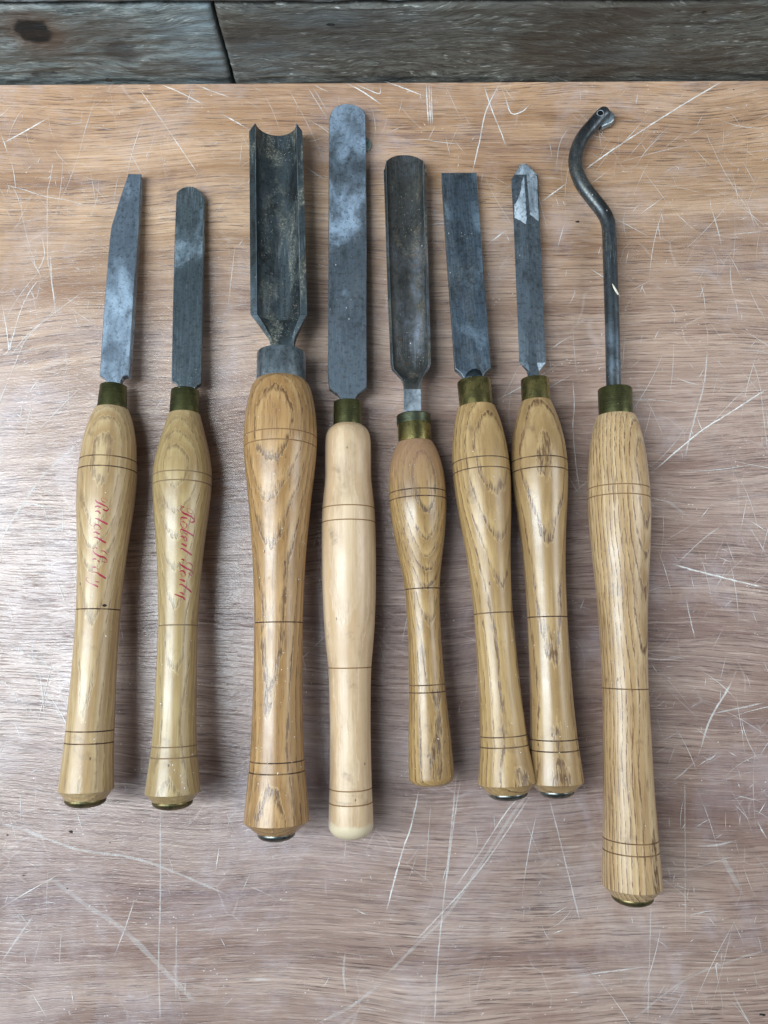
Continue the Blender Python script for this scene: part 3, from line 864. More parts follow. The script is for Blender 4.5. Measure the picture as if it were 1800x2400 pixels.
# ---- 2: small round-nosed scraper
T2 = Tool('round_nosed_scraper', 'pale olive-tan turned handle with crisp red script and a short round-nosed blade', 'scraper',
  [(973,394.4,470),(1012,382.5,480.6),(1052,369.5,489.5),(1092,361,496.2),(1119,358.3,497.8),(1145,358.6,497),(1198,360.7,491),(1251,363.6,482.5),(1304,366.5,476),(1357,369.4,471.5),
   (1410,371,468),(1467,370.5,463.5),(1539,367,461.5),(1618,363,460.7),(1698,359.3,461),(1747,356.0,462.6),(1772,352.5,463.9),(1804,347,466.3),(1857,338.8,470.6)],
  0.0035, 438, 0.0209, 1119)
wd2 = mat_wood('wood_olive_tan', sr(182,162,116), sr(158,134,90), sr(100,80,54), (-0.002,-0.030), 0.0026, 0.3, 5.0, 0.34, 0.6, 0.05, 0.004,
               dust_top=(0.235, 0.27, sr(170,158,124), 0.6), coat=0.4)
T2.handle([wd2, pale_line], [1119, 1140, 1467, 1747, 1772], rb=0.0120, sb=T2.s[0] - 0.0050)
T2.button(T2.s[0] - 0.0050, 0.0119, 0.0046, brass_button)
T2.ferrule(916,397.5,464.5, 966,395.8,468, brass_green, 0.5)
st2 = mat_steel('steel_smear_sheen', sr(86,98,104), sr(176,198,214), 4.0, 0.30, 0.12, 0, 0.44, 0.68, brush=0.12, patina=0.3, wipe_k=1.4, smear_sheen_y=(0.33, 0.37))
T2.plate([(413.5,450),(421,443.5),(430,438.5),(441,436.2),(452,436.8),(461,441),(470,449),(479.4,461.4),(476.5,560),(474.2,700),(471,850),(470,898),(466,900.5),(461,903),(456.5,908),(454,914),
          (419.5,914),(418,906),(414,900),(408,896),(401.5,893),(404.5,730),(409,560),(412.6,463)], 0.0052, st2, front=8)

# ---- 3: big roughing gouge
T3 = Tool('roughing_gouge', 'large amber handled gouge with a deep U-shaped channel blade and a steel collar', 'gouge',
  [(895,600.5,717.2),(908,590,725.8),(949,578,735.5),(990,572.6,741),(1031,571,743),(1071,572.8,741.8),(1112,577,738),(1153,581.5,733),(1207,586,727.5),(1261,589.6,721.8),(1315,592.9,717.4),(1370,594.8,714),
   (1407,595.4,712),(1460,595.6,709.8),(1570,594,708.9),(1651,592,709.6),(1732,588,711),(1781,584.8,713),(1806,583,715),(1855,578,719.6),(1924,569.6,724.7)],
  0.0105, 290, 0.0256, 1031)
wd3 = mat_wood('wood_amber_ash', sr(186,152,104), sr(158,122,76), sr(84,58,38), (0.003,-0.034), 0.0036, 0.7, 8.0, 0.32, 0.8, 0.03, 0.004, coat=0.38)
T3.handle([wd3, burnt, soft_line], [(1029, 2), (1052, 2), 1460, 1781, 1806], rb=0.0118, sb=T3.s[0] - 0.0066)
T3.button(T3.s[0] - 0.0066, 0.0112, 0.0044, steel_button)
collar = mat_steel('collar_steel', sr(108,120,127), sr(140,152,160), 6.0, 0.32, 0, 0.2, 0.42, 0.6, brush=0.1, patina=0.5)
T3.ferrule(829,601,715.6, 892,600.9,716.7, collar, 0.3, 0.0008)

def gouge(T, stations, nose, rail, depth, wall, top_off, mat, nu=48, bevel=0.006, flat_th=0.006, power=0.5, neck=None, neck_mat=None):
    """stations: (row, left, right, blend to flat slab 0..1, shrink of the rails) ; nose(u) -> row shift of the front edge"""
    top, bot = [], []
    us = [-1, -0.99] + [-(1 - rail) - 0.018, -(1 - rail)] + [(-1 + 2 * i / nu) * (1 - rail) * 0.999 for i in range(1, nu)] + [(1 - rail), (1 - rail) + 0.018] + [0.99, 1]
    ur = 1 - rail
    def hh(u):
        q = min(1, abs(u) / ur)
        return -depth * (1 - q ** 2.2) ** power if abs(u) < ur else 0.0
    def gg(u):
        q = min(1, abs(u))
        return -(depth + wall) * (1 - q ** 2.6) ** 0.5 - 0.0006
    V, F = [], []
    nrow = len(stations); m = len(us)
    for side in (0, 1):
        for ri, (row, l, r, bl, dz) in enumerate(stations):
            for u in us:
                if side == 0:
                    z = hh(u); zf = -depth * 0.45 + flat_th * 0.5
                else:
                    z = gg(u); zf = -depth * 0.45 - flat_th * 0.5
                z = z * (1 - bl) + zf * bl
                if dz and side == 0: z = min(z, -dz * abs(u) ** 0.5) if bl < 1 else z
                rr = row
                p = T.P(l + (r - l) * (u + 1) / 2, rr, top_off)
                if ri == 0:
                    p = p + T.d * (-nose(u)) - T.d * (bevel if side else 0)
                elif ri == 1 and side and bevel:
                    pass
                V.append(p + Vector((0, 0, z)))
    for side in (0, 1):
        o = side * nrow * m
        for i in range(nrow - 1):
            for j in range(m - 1):
                F.append((o + i * m + j, o + i * m + j + 1, o + (i + 1) * m + j + 1, o + (i + 1) * m + j))
    o2 = nrow * m
    for j in range(m - 1):
        F.append((j, j + 1, o2 + j + 1, o2 + j))
        k = (nrow - 1) * m
        F.append((k + j, k + j + 1, o2 + k + j + 1, o2 + k + j))
    for i in range(nrow - 1):
        for j in (0, m - 1):
            F.append((i * m + j, (i + 1) * m + j, o2 + (i + 1) * m + j, o2 + i * m + j))
    fm = []
    for f in F:
        rows_ = sorted({(i % (nrow * m)) // m for i in f}); cols_ = sorted({i % m for i in f})
        side0 = max(f) < nrow * m
        if neck_mat is not None and rows_[0] >= neck: fm.append(2)
        elif side0 and rows_[-1] < nrow - 4 and (cols_ == [2, 3] or cols_ == [m - 4, m - 3]): fm.append(1)
        else: fm.append(0)
    o = mesh_obj('blade', V, F, mat, T.e, True, [mat, worn_edge, neck_mat or mat], T.inv, fm)
    sharp_edges(o, 28)
    ALL_SURF.append((V, F, 'gouge'))
    return o
st3 = mat_steel('steel_dark_dusty', sr(72,82,86), sr(92,104,112), 9.0, 0.42, 0.85, 0.1, 0.5, 0.75, (140,138,122), 0.12, patina=0.8)
gouge(T3, [(289,584.2,708.5,0,0),(315,584.4,709.0,0,0),(450,585,713,0,0),(600,586,716.5,0,0),(736,587,719.7,0,0),(738,588.5,718.5,0.28,0),(752,600,710,0.45,0),(768,612,701,0.65,0),(785,625,692,0.86,0),(797,631,688.5,0.96,0),(808,632.5,687.5,1,0),(840,634,688,1,0)],
      lambda u: 0.0062 * max(0.0, (abs(u) - 0.78) / 0.22) + 0.0014 * max(0.0, 1 - (abs(u) / 0.74) ** 2), 0.235, 0.0125, 0.0035, 0.0078, st3, bevel=0.005, flat_th=0.0075, power=0.5)

# ---- 4: long round-nosed scraper, pale maple handle
T4 = Tool('long_round_nosed_scraper', 'longest flat round-nosed blade on a smooth cream coloured handle with a raw pale end', 'scraper',
  [(1000,778.7,852.5),(1004,773.5,858),(1010,769,862.5),(1022,764.6,867.7),(1044,762.5,869.6),(1071,761.9,869.6),(1112,762,869.6),(1139,760.4,871.5),(1166,757.3,874.6),(1193,755,877.5),(1234,753.8,879.7),(1288,753.8,880.5),(1370,754.9,880.5),
   (1407,756.3,879.9),(1461,759.3,878.2),(1515,764.6,875),(1564,769.8,871.2),(1624,772.3,869.4),(1705,773,868.8),(1787,772.7,870),(1846,771.8,871.5),(1879,771,873),(1909,770.4,875),(1932,770.5,875.8)],
  0.0065, 245, 0.0193, 1288)
wd4 = mat_wood('wood_cream_maple', sr(214,192,158), sr(198,170,132), sr(150,120,90), (0.012,-0.05), 0.006, 0.15, 11.0, 0.33, 0.18, 0.02, 0.003, coat=0.35,
               pale_end=(0.0005, 0.0025, sr(206,190,160)))
T4.handle([wd4, soft_line], [1193, 1226, 1564, 1846, 1879], gd=0.00035, end='round', sb=0.0085)
T4.ferrule(943,780.9,847, 998,780.9,848.5, brass_green, 0.5)
st4 = mat_steel('steel_blue_smear_sheen', sr(100,111,120), sr(170,192,214), 14.0, 0.34, 0.15, 0.3, 0.46, 0.66, brush=0.10, patina=0.45, smear_sheen_y=(0.34, 0.43))
nose4 = [(770.9,282),(773.5,270),(780,256),(790,247.5),(803,243.2),(816,242.7),(829,244.5),(842,250.5),(851,258),(857,268)]
T4.plate(nose4 + [(857.8,330),(858.6,500),(859.2,700),(859.5,889),(858.5,909),(848,917),(837,925),(833,931),(832.5,944),(796.5,944),(796,931),(791,924),(780,917),(771,909),(768,888),(769,700),(770,500)], 0.0058, st4, front=10)

# ---- 5: shallow gouge, shortest handle
T5 = Tool('shallow_gouge', 'shallow rusty gouge with a long thin neck, on the shortest handle, stained at its top', 'gouge',
  [(1039,930.6,1014.5),(1059,923,1026),(1088,916,1036),(1117,912.0,1041.5),(1146,911,1044.3),(1175,912,1045.6),(1204,914.7,1045),(1233,918.8,1043),(1262,924,1040.8),(1290,930.6,1038),(1320,937.9,1035),(1348,944,1032.5),
   (1381,949,1031),(1420,952,1030.5),(1499,955.8,1033),(1530,957,1036.5),(1604,958.3,1043),(1621,958.6,1044.7),(1681,958.6,1052),(1741,957.9,1058.5),(1787,957,1062),(1820,957,1064)],
  0.0085, 362, 0.0200, 1146)
wd5 = mat_wood('wood_brown_ash', sr(180,150,100), sr(152,122,76), sr(80,58,40), (-0.010,-0.034), 0.0023, 0.9, 14.0, 0.34, 0.85, 0.05, 0.005, coat=0.4,
               dust_top=(0.172, 0.215, sr(146,112,88), 0.85))
T5.handle([wd5, burnt], [1157, 1174, 1381, 1604, 1621], end='round', sb=0.0048)
T5.ferrule(974,929,1008, 1037,930.8,1008.4, brass_gold, 0.5)
dark_band = mat_brass('ferrule_tarnished_band', sr(84, 92, 78), 12.0, 0.38)
s1_, s0_ = T5.sat(974) + 0.00005, T5.sat(996)
rr_ = T5.rad_of(985, 929, 1008)
V, F, FM = lathe([(s0_, rr_ - 0.0001, 0), (s0_, rr_ + 0.00022, 0), (s1_ - 0.0005, rr_ + 0.00022, 0), (s1_ + 0.00002, rr_ - 0.0003, 0), (s1_ + 0.00002, rr_ * 0.5, 0)], T5.M, 72)
o = mesh_obj('ferrule_band', V, F, dark_band, T5.e, True, None, T5.inv); sharp_edges(o)
neck_steel = mat_steel('neck_bright_steel', sr(130,142,150), sr(186,198,208), 52.0, 0.26, smear_sheen_lo=0.4, smear_sheen_hi=0.6, brush=0.4, patina=0.3)
st5 = mat_steel('steel_rusty', sr(82,84,82), sr(118,126,138), 19.0, 0.38, 0.6, 0.7, 0.5, 0.75, (140,128,104), 0.15)
gouge(T5, [(350,898.5,996.5,0,0),(400,899.2,997.5,0,0),(500,902.5,1000,0,0),(600,905.5,1003,0,0),(700,909,1006,0,0),(800,913,1009,0,0),(853,915,1010,0,0),(866,918,1005,0.15,0),(876,929,997,0.38,0),(886,940,990.5,0.68,0),(897,945.5,987.5,0.92,0),(912,947,986.5,1,0),(985,946.5,987,1,0)],
      lambda u: 0.0185 * (1 - max(0.0, 1 - abs(u) ** 2.3) ** 0.5), 0.13, 0.0072, 0.0028, 0.0040, st5, bevel=0.004, flat_th=0.0062, power=0.6, neck=11, neck_mat=neck_steel)

# ---- 6: square-ended scraper; its butt rests up on its neighbour
T6 = Tool('square_nosed_scraper', 'honey brown handle with a square-ended blade, its butt propped against the handle to its right', 'scraper',
  [(957,1073,1162),(987,1067.0,1173.7),(1016,1062.5,1181),(1045,1060,1187.4),(1074,1059,1191.6),(1102,1060.2,1194.8),(1131,1063.2,1196.8),(1160,1067.3,1197.8),(1204,1074,1197.5),(1247,1082,1196.3),(1290,1089.6,1195.2),(1334,1096.8,1196),
   (1392,1104.6,1198.3),(1438,1109,1201),(1470,1111.6,1203.8),(1530,1116,1209.6),(1590,1119.6,1216.4),(1651,1122.4,1224),(1696,1124.2,1231),(1723,1125,1235.2),(1747,1125.3,1239.3),(1787,1123.6,1248.6),(1834,1121.0,1259.5)],
  0.0045, 404, 0.0205, 1110)
wd6 = mat_wood('wood_honey_ash', sr(188,160,110), sr(162,132,86), sr(90,64,42), (-0.022,-0.040), 0.0040, 0.35, 12.6, 0.38, 0.85, 0.05, 0.0035, coat=0.25)
T6.handle([wd6, groove_mat('grey_brown_line', sr(92,76,60))], [1086, 1110, 1438, 1723, 1747], rb=0.0124, sb=T6.s[0] - 0.0058)
T6.button(T6.s[0] - 0.0058, 0.0118, 0.0042, steel_button)
T6.ferrule(895,1073,1152.6, 957,1076.7,1154, brass_gold, 0.55)
st6 = mat_steel('steel_dark_blue', sr(88,101,113), sr(136,158,176), 24.0, 0.36, 0.25, 0, 0.5, 0.72, brush=0.3)
o = T6.plate([(1034.6,404),(1117.3,403.6),(1124,500),(1133,620),(1142,740),(1151,861.7),(1144,866),(1137,873),(1133,881),(1132.5,896),(1087.6,896),(1086.5,884),(1081,875),(1074,868.5),(1066.6,863.4),(1058,740),(1049,620),(1041,500)], 0.0062, st6, front=2)
grind = mat_steel('ground_hollow', sr(62,74,82), sr(84,98,106), 2.0, 0.30, brush=0.1)
pts = [(1089,888),(1092,878),(1098,870),(1107,864.5),(1116,863.5),(1125,868),(1130,876),(1131,888)]
top = [T6.P(x, y, 0.0031 + 0.00012) for x, y in pts]
cc = T6.P(1110, 882, 0.0031 - 0.0000)
V = top + [p - Vector((0, 0, 0.0008)) for p in top] + [cc + Vector((0, 0, 0.00004))]
n = len(top)
F = [(i, (i + 1) % n, 2 * n) for i in range(n)] + [(i, (i + 1) % n, n + (i + 1) % n, n + i) for i in range(n)]
mesh_obj('ground_hollow', V, F, grind, T6.e, True, None, T6.inv)

# ---- 7: diamond section parting tool
T7 = Tool('diamond_parting_tool', 'glossy honey handle with a pointed ridge-backed blade ground bright at its tip', 'parting tool',
  [(943,1220.8,1292),(958,1215.6,1299),(987,1208,1310.5),(1016,1202.6,1319),(1045,1199.2,1325.6),(1074,1197.7,1329),(1102,1198,1330.8),(1131,1200.8,1331.2),(1160,1204.6,1331),(1204,1211.8,1329),(1247,1218.3,1327.2),(1305,1224.2,1325),(1363,1228.6,1325),
   (1447,1232.6,1327.5),(1470,1234,1328.8),(1530,1236.6,1333.2),(1590,1239,1338),(1651,1240.8,1344.4),(1696,1241.6,1350),(1731,1241.4,1354),(1756,1241.2,1358.5),(1787,1240,1364),(1832,1238.5,1371)],
  0.0045, 386, 0.0196, 1131)
wd7 = mat_wood('wood_honey_gloss', sr(184,156,110), sr(158,130,86), sr(88,62,42), (0.000,-0.060), 0.0056, 0.3, 27.3, 0.30, 0.85, 0.05, 0.0035, coat=0.5)
T7.handle([wd7, burnt], [1084, 1109, 1447, 1731, 1756], rb=0.0116, sb=T7.s[0] - 0.0050)
T7.button(T7.s[0] - 0.0050, 0.0108, 0.0042, steel_button)
T7.ferrule(890,1219,1286, 943,1221.8,1290, brass_gold, 0.55)
st7 = mat_steel('steel_grey_stamped', sr(96,107,116), sr(140,156,168), 29.0, 0.38, 0.08, 0, 0.52, 0.76, brush=0.2)
bright = mat_steel('steel_fresh_ground', sr(132,147,160), sr(196,210,220), 31.0, 0.40, smear_sheen_lo=0.42, smear_sheen_hi=0.6, brush=0.5, metal=0.55, patina=0.35)
def ridge_blade(T, stns, t_edge, t_mid, mat):
    V, F = [], []
    for (row, l, c1, c2, r, k) in stns:
        for (x, z) in ((l, -t_edge), (l, t_edge), (c1, t_mid), (c2, t_mid), (r, t_edge), (r, -t_edge), (c2, -t_mid), (c1, -t_mid)):
            p = T.P(x, row, z * k); V.append(p)
    n = 8
    for i in range(len(stns) - 1):
        for j in range(n):
            F.append((i * n + j, i * n + (j + 1) % n, (i + 1) * n + (j + 1) % n, (i + 1) * n + j))
    F.append(tuple(range(n))); F.append(tuple(range((len(stns) - 1) * n, len(stns) * n)))
    fm = [1 if max(f) < 16 or f == tuple(range(8)) else 0 for f in F]
    o = mesh_obj('blade', V, F, mat, T.e, False, [mat, bright], T.inv, fm)
    ALL_SURF.append((V, F, 'metal'))
    return BVHTree.FromPolygons([tuple(v) for v in V], F), o
bv7, _ = ridge_blade(T7, [(384,1220.5,1224.5,1229.5,1235,1),(409,1206,1229.5,1232,1258.5,1),(421,1198,1230.5,1232.5,1261,1),(527,1204,1236,1238.8,1265.2,1),(640,1208.5,1241,1243,1270,1),(748,1213,1245.5,1247.5,1274.6,1),(800,1215,1239,1256,1277,1),(850,1216.8,1238,1258,1279.3,1),
    (870,1234,1241,1257,1263.4,1),(880,1236.6,1242,1257,1263.8,1),(894,1237,1242.4,1257.4,1264,1)], 0.0020, 0.0038, st7)
def jag(poly, amp=1.0, keep=()):
    out = []
    for i, p in enumerate(poly):
        q = poly[(i + 1) % len(poly)]
        L = math.hypot(q[0] - p[0], q[1] - p[1]); k = max(1, int(L / 5))
        for j in range(k):
            t = j / k; a = 0 if i in keep else amp
            out.append((p[0] + (q[0] - p[0]) * t + random.uniform(-a, a) * .8, p[1] + (q[1] - p[1]) * t + random.uniform(-a, a) * 1.2))
    return out
def patch(T, bv, poly, mat, name, lift=0.00007):
    V = []
    for x, y in poly:
        h = bv.ray_cast(EYE, ray(x, y))
        if h[0] is None: continue
        V.append(h[0] + h[1] * (lift if h[1].z > 0 else -lift))
    if len(V) < 3: return
    return mesh_obj(name, V, [tuple(range(len(V)))], mat, T.e, False, None, T.inv)
patch(T7, bv7, jag([(1233.5,409),(1248.5,410),(1258,413),(1260,425),(1260,458),(1262.5,519),(1242,502),(1238.5,460),(1235.5,425)], .9), bright, 'ground_facet')
patch(T7, bv7, jag([(1228.5,413),(1232.5,482),(1234,514),(1232.6,526),(1220,517),(1206.5,510),(1205,480),(1214,468),(1221,446),(1224,424)], 1.0), bright, 'ground_facet')
# pin hole in the ferrule
c = T7.P(1244, 924, 0.0); d_ = ray(1244, 924)
loc = T7.inv @ EYE; dl = (T7.inv.to_3x3() @ d_).normalized()
A_ = dl.x ** 2 + dl.z ** 2; B_ = 2 * (loc.x * dl.x + loc.z * dl.z); C_ = loc.x ** 2 + loc.z ** 2 - T7.r_f ** 2
tt = (-B_ - math.sqrt(B_ * B_ - 4 * A_ * C_)) / (2 * A_); hp = loc + dl * tt; nn = Vector((hp.x, 0, hp.z)).normalized()
ux = nn.cross(Vector((0, 1, 0)))
V = [hp + nn * 0.00015 + (ux * math.cos(k * math.pi / 6) + Vector((0, 1, 0)) * math.sin(k * math.pi / 6)) * 0.0009 for k in range(12)] + [hp - nn * 0.0002]
mesh_obj('pin', V, [(k, (k + 1) % 12, 12) for k in range(12)], mat_plain('pin_dark', sr(40, 42, 32), 0.4, 0.7), T7.e)

# ---- 8: swan-necked hollowing tool, far right
T8 = Tool('swan_necked_hollowing_tool', 'large pale handle with a round steel bar bent into an S-shaped hook, rightmost', 'hollowing tool',
  [(978,1397,1491),(990,1392.5,1496),(1006,1389,1501),(1048,1382,1511.5),(1090,1377.8,1517.5),(1132,1375.8,1521.7),(1160,1375.5,1523.6),(1188,1375.9,1525),(1216,1377.3,1525),(1272,1382.6,1523.8),(1328,1389,1521.5),(1384,1394.8,1519),(1440,1400,1517.6),(1496,1404.4,1517.4),
   (1558,1408.4,1518.2),(1613,1410.7,1520),(1673,1412,1523.7),(1760,1413.2,1529.3),(1847,1413.6,1534.2),(1905,1413.2,1539),(1966,1412,1544),(1994,1411.4,1546.2),(2035,1409.4,1549.4),(2076,1408.6,1552.3)],
  0.0068, 270, 0.0219, 1188)
wd8 = mat_wood('wood_pale_ash', sr(208,184,142), sr(182,150,104), sr(106,78,52), (0.062,0.080), 0.0027, 0.9, 31.0, 0.36, 1.05, 0.04, 0.0025, coat=0.35,
               dust_top=(0.285, 0.315, sr(184,162,130), 0.8))
T8.handle([wd8, groove_mat('brown_line', sr(104, 76, 52)), soft_line], [(1148, 2), (1170, 2), 1613, 1964, 1991], gd=0.0004, gw=0.0005, rb=0.0125, sb=T8.s[0] - 0.0056)
T8.button(T8.s[0] - 0.0056, 0.0121, 0.0048, brass_button)
T8.ferrule(913,1401,1483, 977,1403,1484.5, brass_green, 0.45)
bar_m = mat_steel('steel_bar', sr(74,80,84), sr(104,118,130), 37.0, 0.36, 0.3, 0.35, 0.5, 0.75, brush=0.15)
cl = [(1414,267),(1407,273),(1398,283),(1386,297),(1374,311),(1364,325),(1356.5,340),(1351,356),(1348.5,373),(1349,388),(1351.5,401),(1356.5,415),(1363,429),(1372,443),(1382.5,456.5),(1393,470),(1403.5,483),(1412.5,495),(1419.5,507),(1424,519),(1426.8,531),(1428,545),(1428.6,560),(1430,608),(1431.8,660),(1433.5,714),(1435.5,780),(1437,850),(1438.2,904),(1438.8,925)]
P3 = [T8.P(x, y, 0.0) for x, y in cl]
path = catmull(P3, 5)
seg = 28
V, F = [], []
R8 = 0.0050
zup = Vector((0, 0, 1))
def tube(path, rads, V, F, seg=28):
    n = len(path)
    for i, p in enumerate(path):
        d = (path[min(i + 1, n - 1)] - path[max(i - 1, 0)]).normalized()
        x = d.cross(zup).normalized(); y = x.cross(d)
        for k in range(seg):
            a = 2 * math.pi * k / seg
            V.append(p + (x * math.cos(a) + y * math.sin(a)) * rads[i])
    for i in range(n - 1):
        for k in range(seg):
            j = (k + 1) % seg
            F.append((i * seg + k, i * seg + j, (i + 1) * seg + j, (i + 1) * seg + k))
    F.append(tuple(range(seg))); F.append(tuple(range((n - 1) * seg, n * seg)))
d0 = (path[0] - path[2]).normalized()
front = [path[0] + d0 * (0.0042 * math.cos(math.radians(a))) for a in (0, 22, 45, 68)]
fr = [R8 * max(0.12, math.sin(math.radians(a)) ** 0.8) for a in (5, 26, 48, 70)]
full = front + path
rads = fr + [R8 * (0.97 + 0.03 * min(1, i / 20)) for i in range(len(path))]
tube(full, rads, V, F, seg)
o = mesh_obj('bent_bar', V, F, bar_m, T8.e, True, None, T8.inv); sharp_edges(o, 55)
ALL_SURF.append((V, F, 'metal'))
bv8 = BVHTree.FromPolygons([tuple(v) for v in V], F)
# screw hole on top of the bar end, and the small cutter clamped beside it
h = bv8.ray_cast(EYE, ray(1407, 265.5))
if h[0] is not None:
    q, nn = h[0], (h[1] if h[1].z > 0 else -h[1])
    ux = nn.cross(Vector((0, 1, 0))).normalized(); uy = nn.cross(ux)
    V = [q + nn * 0.00035 + (ux * math.cos(k * math.pi / 8) + uy * math.sin(k * math.pi / 8)) * 0.0021 for k in range(16)]
    V += [q + nn * 0.00045 + (ux * math.cos(k * math.pi / 8) + uy * math.sin(k * math.pi / 8)) * 0.00235 for k in range(16)]
    V += [q - nn * 0.0006 + (ux * math.cos(k * math.pi / 8) + uy * math.sin(k * math.pi / 8)) * 0.0027 for k in range(16)]
    mesh_obj('screw_socket', V[:16] , [tuple(range(16))], mat_plain('socket_black', sr(10, 11, 12), 0.5, 0.2), T8.e, False, None, T8.inv)
    mesh_obj('socket_rim', V, [(k, (k + 1) % 16, 16 + (k + 1) % 16, 16 + k) for k in range(16)] + [(16 + k, 16 + (k + 1) % 16, 32 + (k + 1) % 16, 32 + k) for k in range(16)], bright, T8.e, False, None, T8.inv)
cut = [(1416,259),(1424,256.5),(1432,260.5),(1437.5,266),(1441,272),(1439,281),(1432,288),(1422,292),(1411,297),(1407,292)]
topc = [T8.P(x, y, -0.0004) for x, y in cut]
V = topc + [p + Vector((0.0006, -0.0004, -0.0034)) for p in topc]
n = len(cut)
cc = sum(topc, Vector()) / n
V = [p + (cc - p) * 0.16 + Vector((0, 0, 0.0004)) for p in topc] + V
F = [tuple(range(n))] + [(k * n + i, k * n + (i + 1) % n, (k + 1) * n + (i + 1) % n, (k + 1) * n + i) for k in (0, 1) for i in range(n)] + [tuple(range(2 * n, 3 * n))]
mesh_obj('cutter', V, F, mat_steel('cutter_steel', sr(130,144,152), sr(180,190,196), 41.0, 0.4, brush=0.1, metal=0.6, patina=0.3), T8.e, False, None, T8.inv)

# ---- small disc half hidden under the long round-nosed blade
dc = on_plane(852, 337, 0.003)
disc_e = None
V, F = [], []
n = 36
prof = [(0.0, 0.0048), (0.0005, 0.0056), (0.0022, 0.0058), (0.0030, 0.0052), (0.0031, 0.003), (0.0027, 0.0028)]
for z, r in prof:
    for k in range(n):
        a = 2 * math.pi * k / n
        V.append((math.cos(a) * r, math.sin(a) * r, z))
for i in range(len(prof) - 1):
    for k in range(n):
        F.append((i * n + k, i * n + (k + 1) % n, (i + 1) * n + (k + 1) % n, (i + 1) * n + k))
F.append(tuple(range(n))); F.append(tuple(range((len(prof) - 1) * n, len(prof) * n)))
disc = mesh_obj('small_disc', V, F, mat_steel('disc_steel', sr(104, 118, 114), sr(132, 146, 144), 43.0, 0.4, metal=0.4), None, True)
sharp_edges(disc)
disc.location = (dc.x, dc.y, 0.0002)
tag(disc, 'small dark disc peeking out from under the long round-nosed blade near its tip', 'disc')

# ------------------------------------------------------------------ red script on two handles
def letters(T, org, sc, strokes, fade=1.0):
    V, F = [], []
    for st_ in strokes:
        p2 = [Vector((x, y, w)) for x, y, w in st_]
        c = catmull(p2, 7) if len(p2) > 1 else p2
        b0 = len(V); cnt = 0
        for i, q in enumerate(c):
            d = (c[min(i + 1, len(c) - 1)] - c[max(i - 1, 0)]); d.z = 0
            if d.length < 1e-6: continue
            nrm = Vector((-d.y, d.x, 0)).normalized()
            w = max(q.z, 5) * 0.56
            e_ = min(i, len(c) - 1 - i)
            if e_ < 2: w *= (0.35, 0.8)[e_]
            row = []
            for k in (-1, 0, 1):
                x = org[0] + (q.x + nrm.x * w * k) * sc; y = org[1] + (q.y + nrm.y * w * k) * sc
                h = T.hbvh.ray_cast(EYE, ray(x, y))
                if h[0] is None: break
                nn = h[1] if h[1].dot(EYE - h[0]) > 0 else -h[1]
                row.append(h[0] + nn * (0.00005 + 0.000003 * len(F) / 100))
            if len(row) < 3: continue
            V.extend(row)
            if cnt:
                a = b0 + 3 * (cnt - 1)
                F.append((a, a + 1, a + 4, a + 3)); F.append((a + 1, a + 2, a + 5, a + 4))
            cnt += 1
    return mesh_obj('red_script', V, F, ink, T.e, True, None, T.inv)
letters(T2, (400, 1160), 90 / 711, [
 [(250,238,24),(226,216,18),(202,225,10),(188,262,10),(205,308,18),(250,343,30),(310,368,34),(370,400,30),(420,440,20),(437,462,18),(428,494,26),(396,508,26),(370,500,16),(345,480,8),(318,452,8)],
 [(395,350,10),(360,342,10),(315,316,8),(300,272,7),(325,250,6),(370,268,5),(412,318,5),(434,380,5),(440,450,7)],
 [(314,436,10),(290,430,22),(240,420,30),(203,415,24),(188,436,14),(190,470,5),(188,500,6)],
 [(185,508,12),(190,560,13),(215,600,12),(260,618,8),(292,592,12),(298,552,14),(272,520,10),(238,500,15),(205,492,12)],
 [(422,762,28),(370,725,26),(300,680,24),(240,652,28),(202,634,24),(182,652,10),(188,700,5),(215,742,6)],
 [(303,738,18),(282,716,14),(245,704,7)],
 [(182,775,14),(214,764,24),(248,790,24),(270,770,8),(292,800,12),(298,838,14),(280,858,10),(254,842,9),(238,802,10)],
 [(188,906,12),(220,908,24),(258,934,28),(288,950,18),(284,920,7),(312,908,5)],
 [(172,1002,12),(210,993,22),(270,1030,28),(330,1070,28),(395,1118,30)],
 [(236,1222,24),(238,1200,22),(215,1190,22),(192,1196,8)],
 [(160,1238,5),(178,1282,14),(225,1318,30),(290,1358,34),(350,1385,26),(398,1420,10),(412,1466,7),(400,1494,9),(360,1478,14),(322,1440,8)],
 [(288,1270,7),(330,1256,16),(375,1280,18),(412,1335,8)],
 [(163,1424,12),(195,1402,22),(240,1415,28),(264,1452,20),(272,1488,8),(240,1506,5),(205,1494,5),(180,1450,4)],
 [(158,1562,14),(200,1573,26),(240,1590,32),(264,1608,18)],
 [(155,1672,12),(190,1655,20),(240,1683,24),(310,1735,28),(350,1768,28),(382,1808,20)],
 [(163,1806,14),(200,1813,24),(232,1834,22),(258,1846,12)],
 [(268,1948,20),(232,1902,27),(170,1876,24),(110,1850,22),(62,1832,14)]])
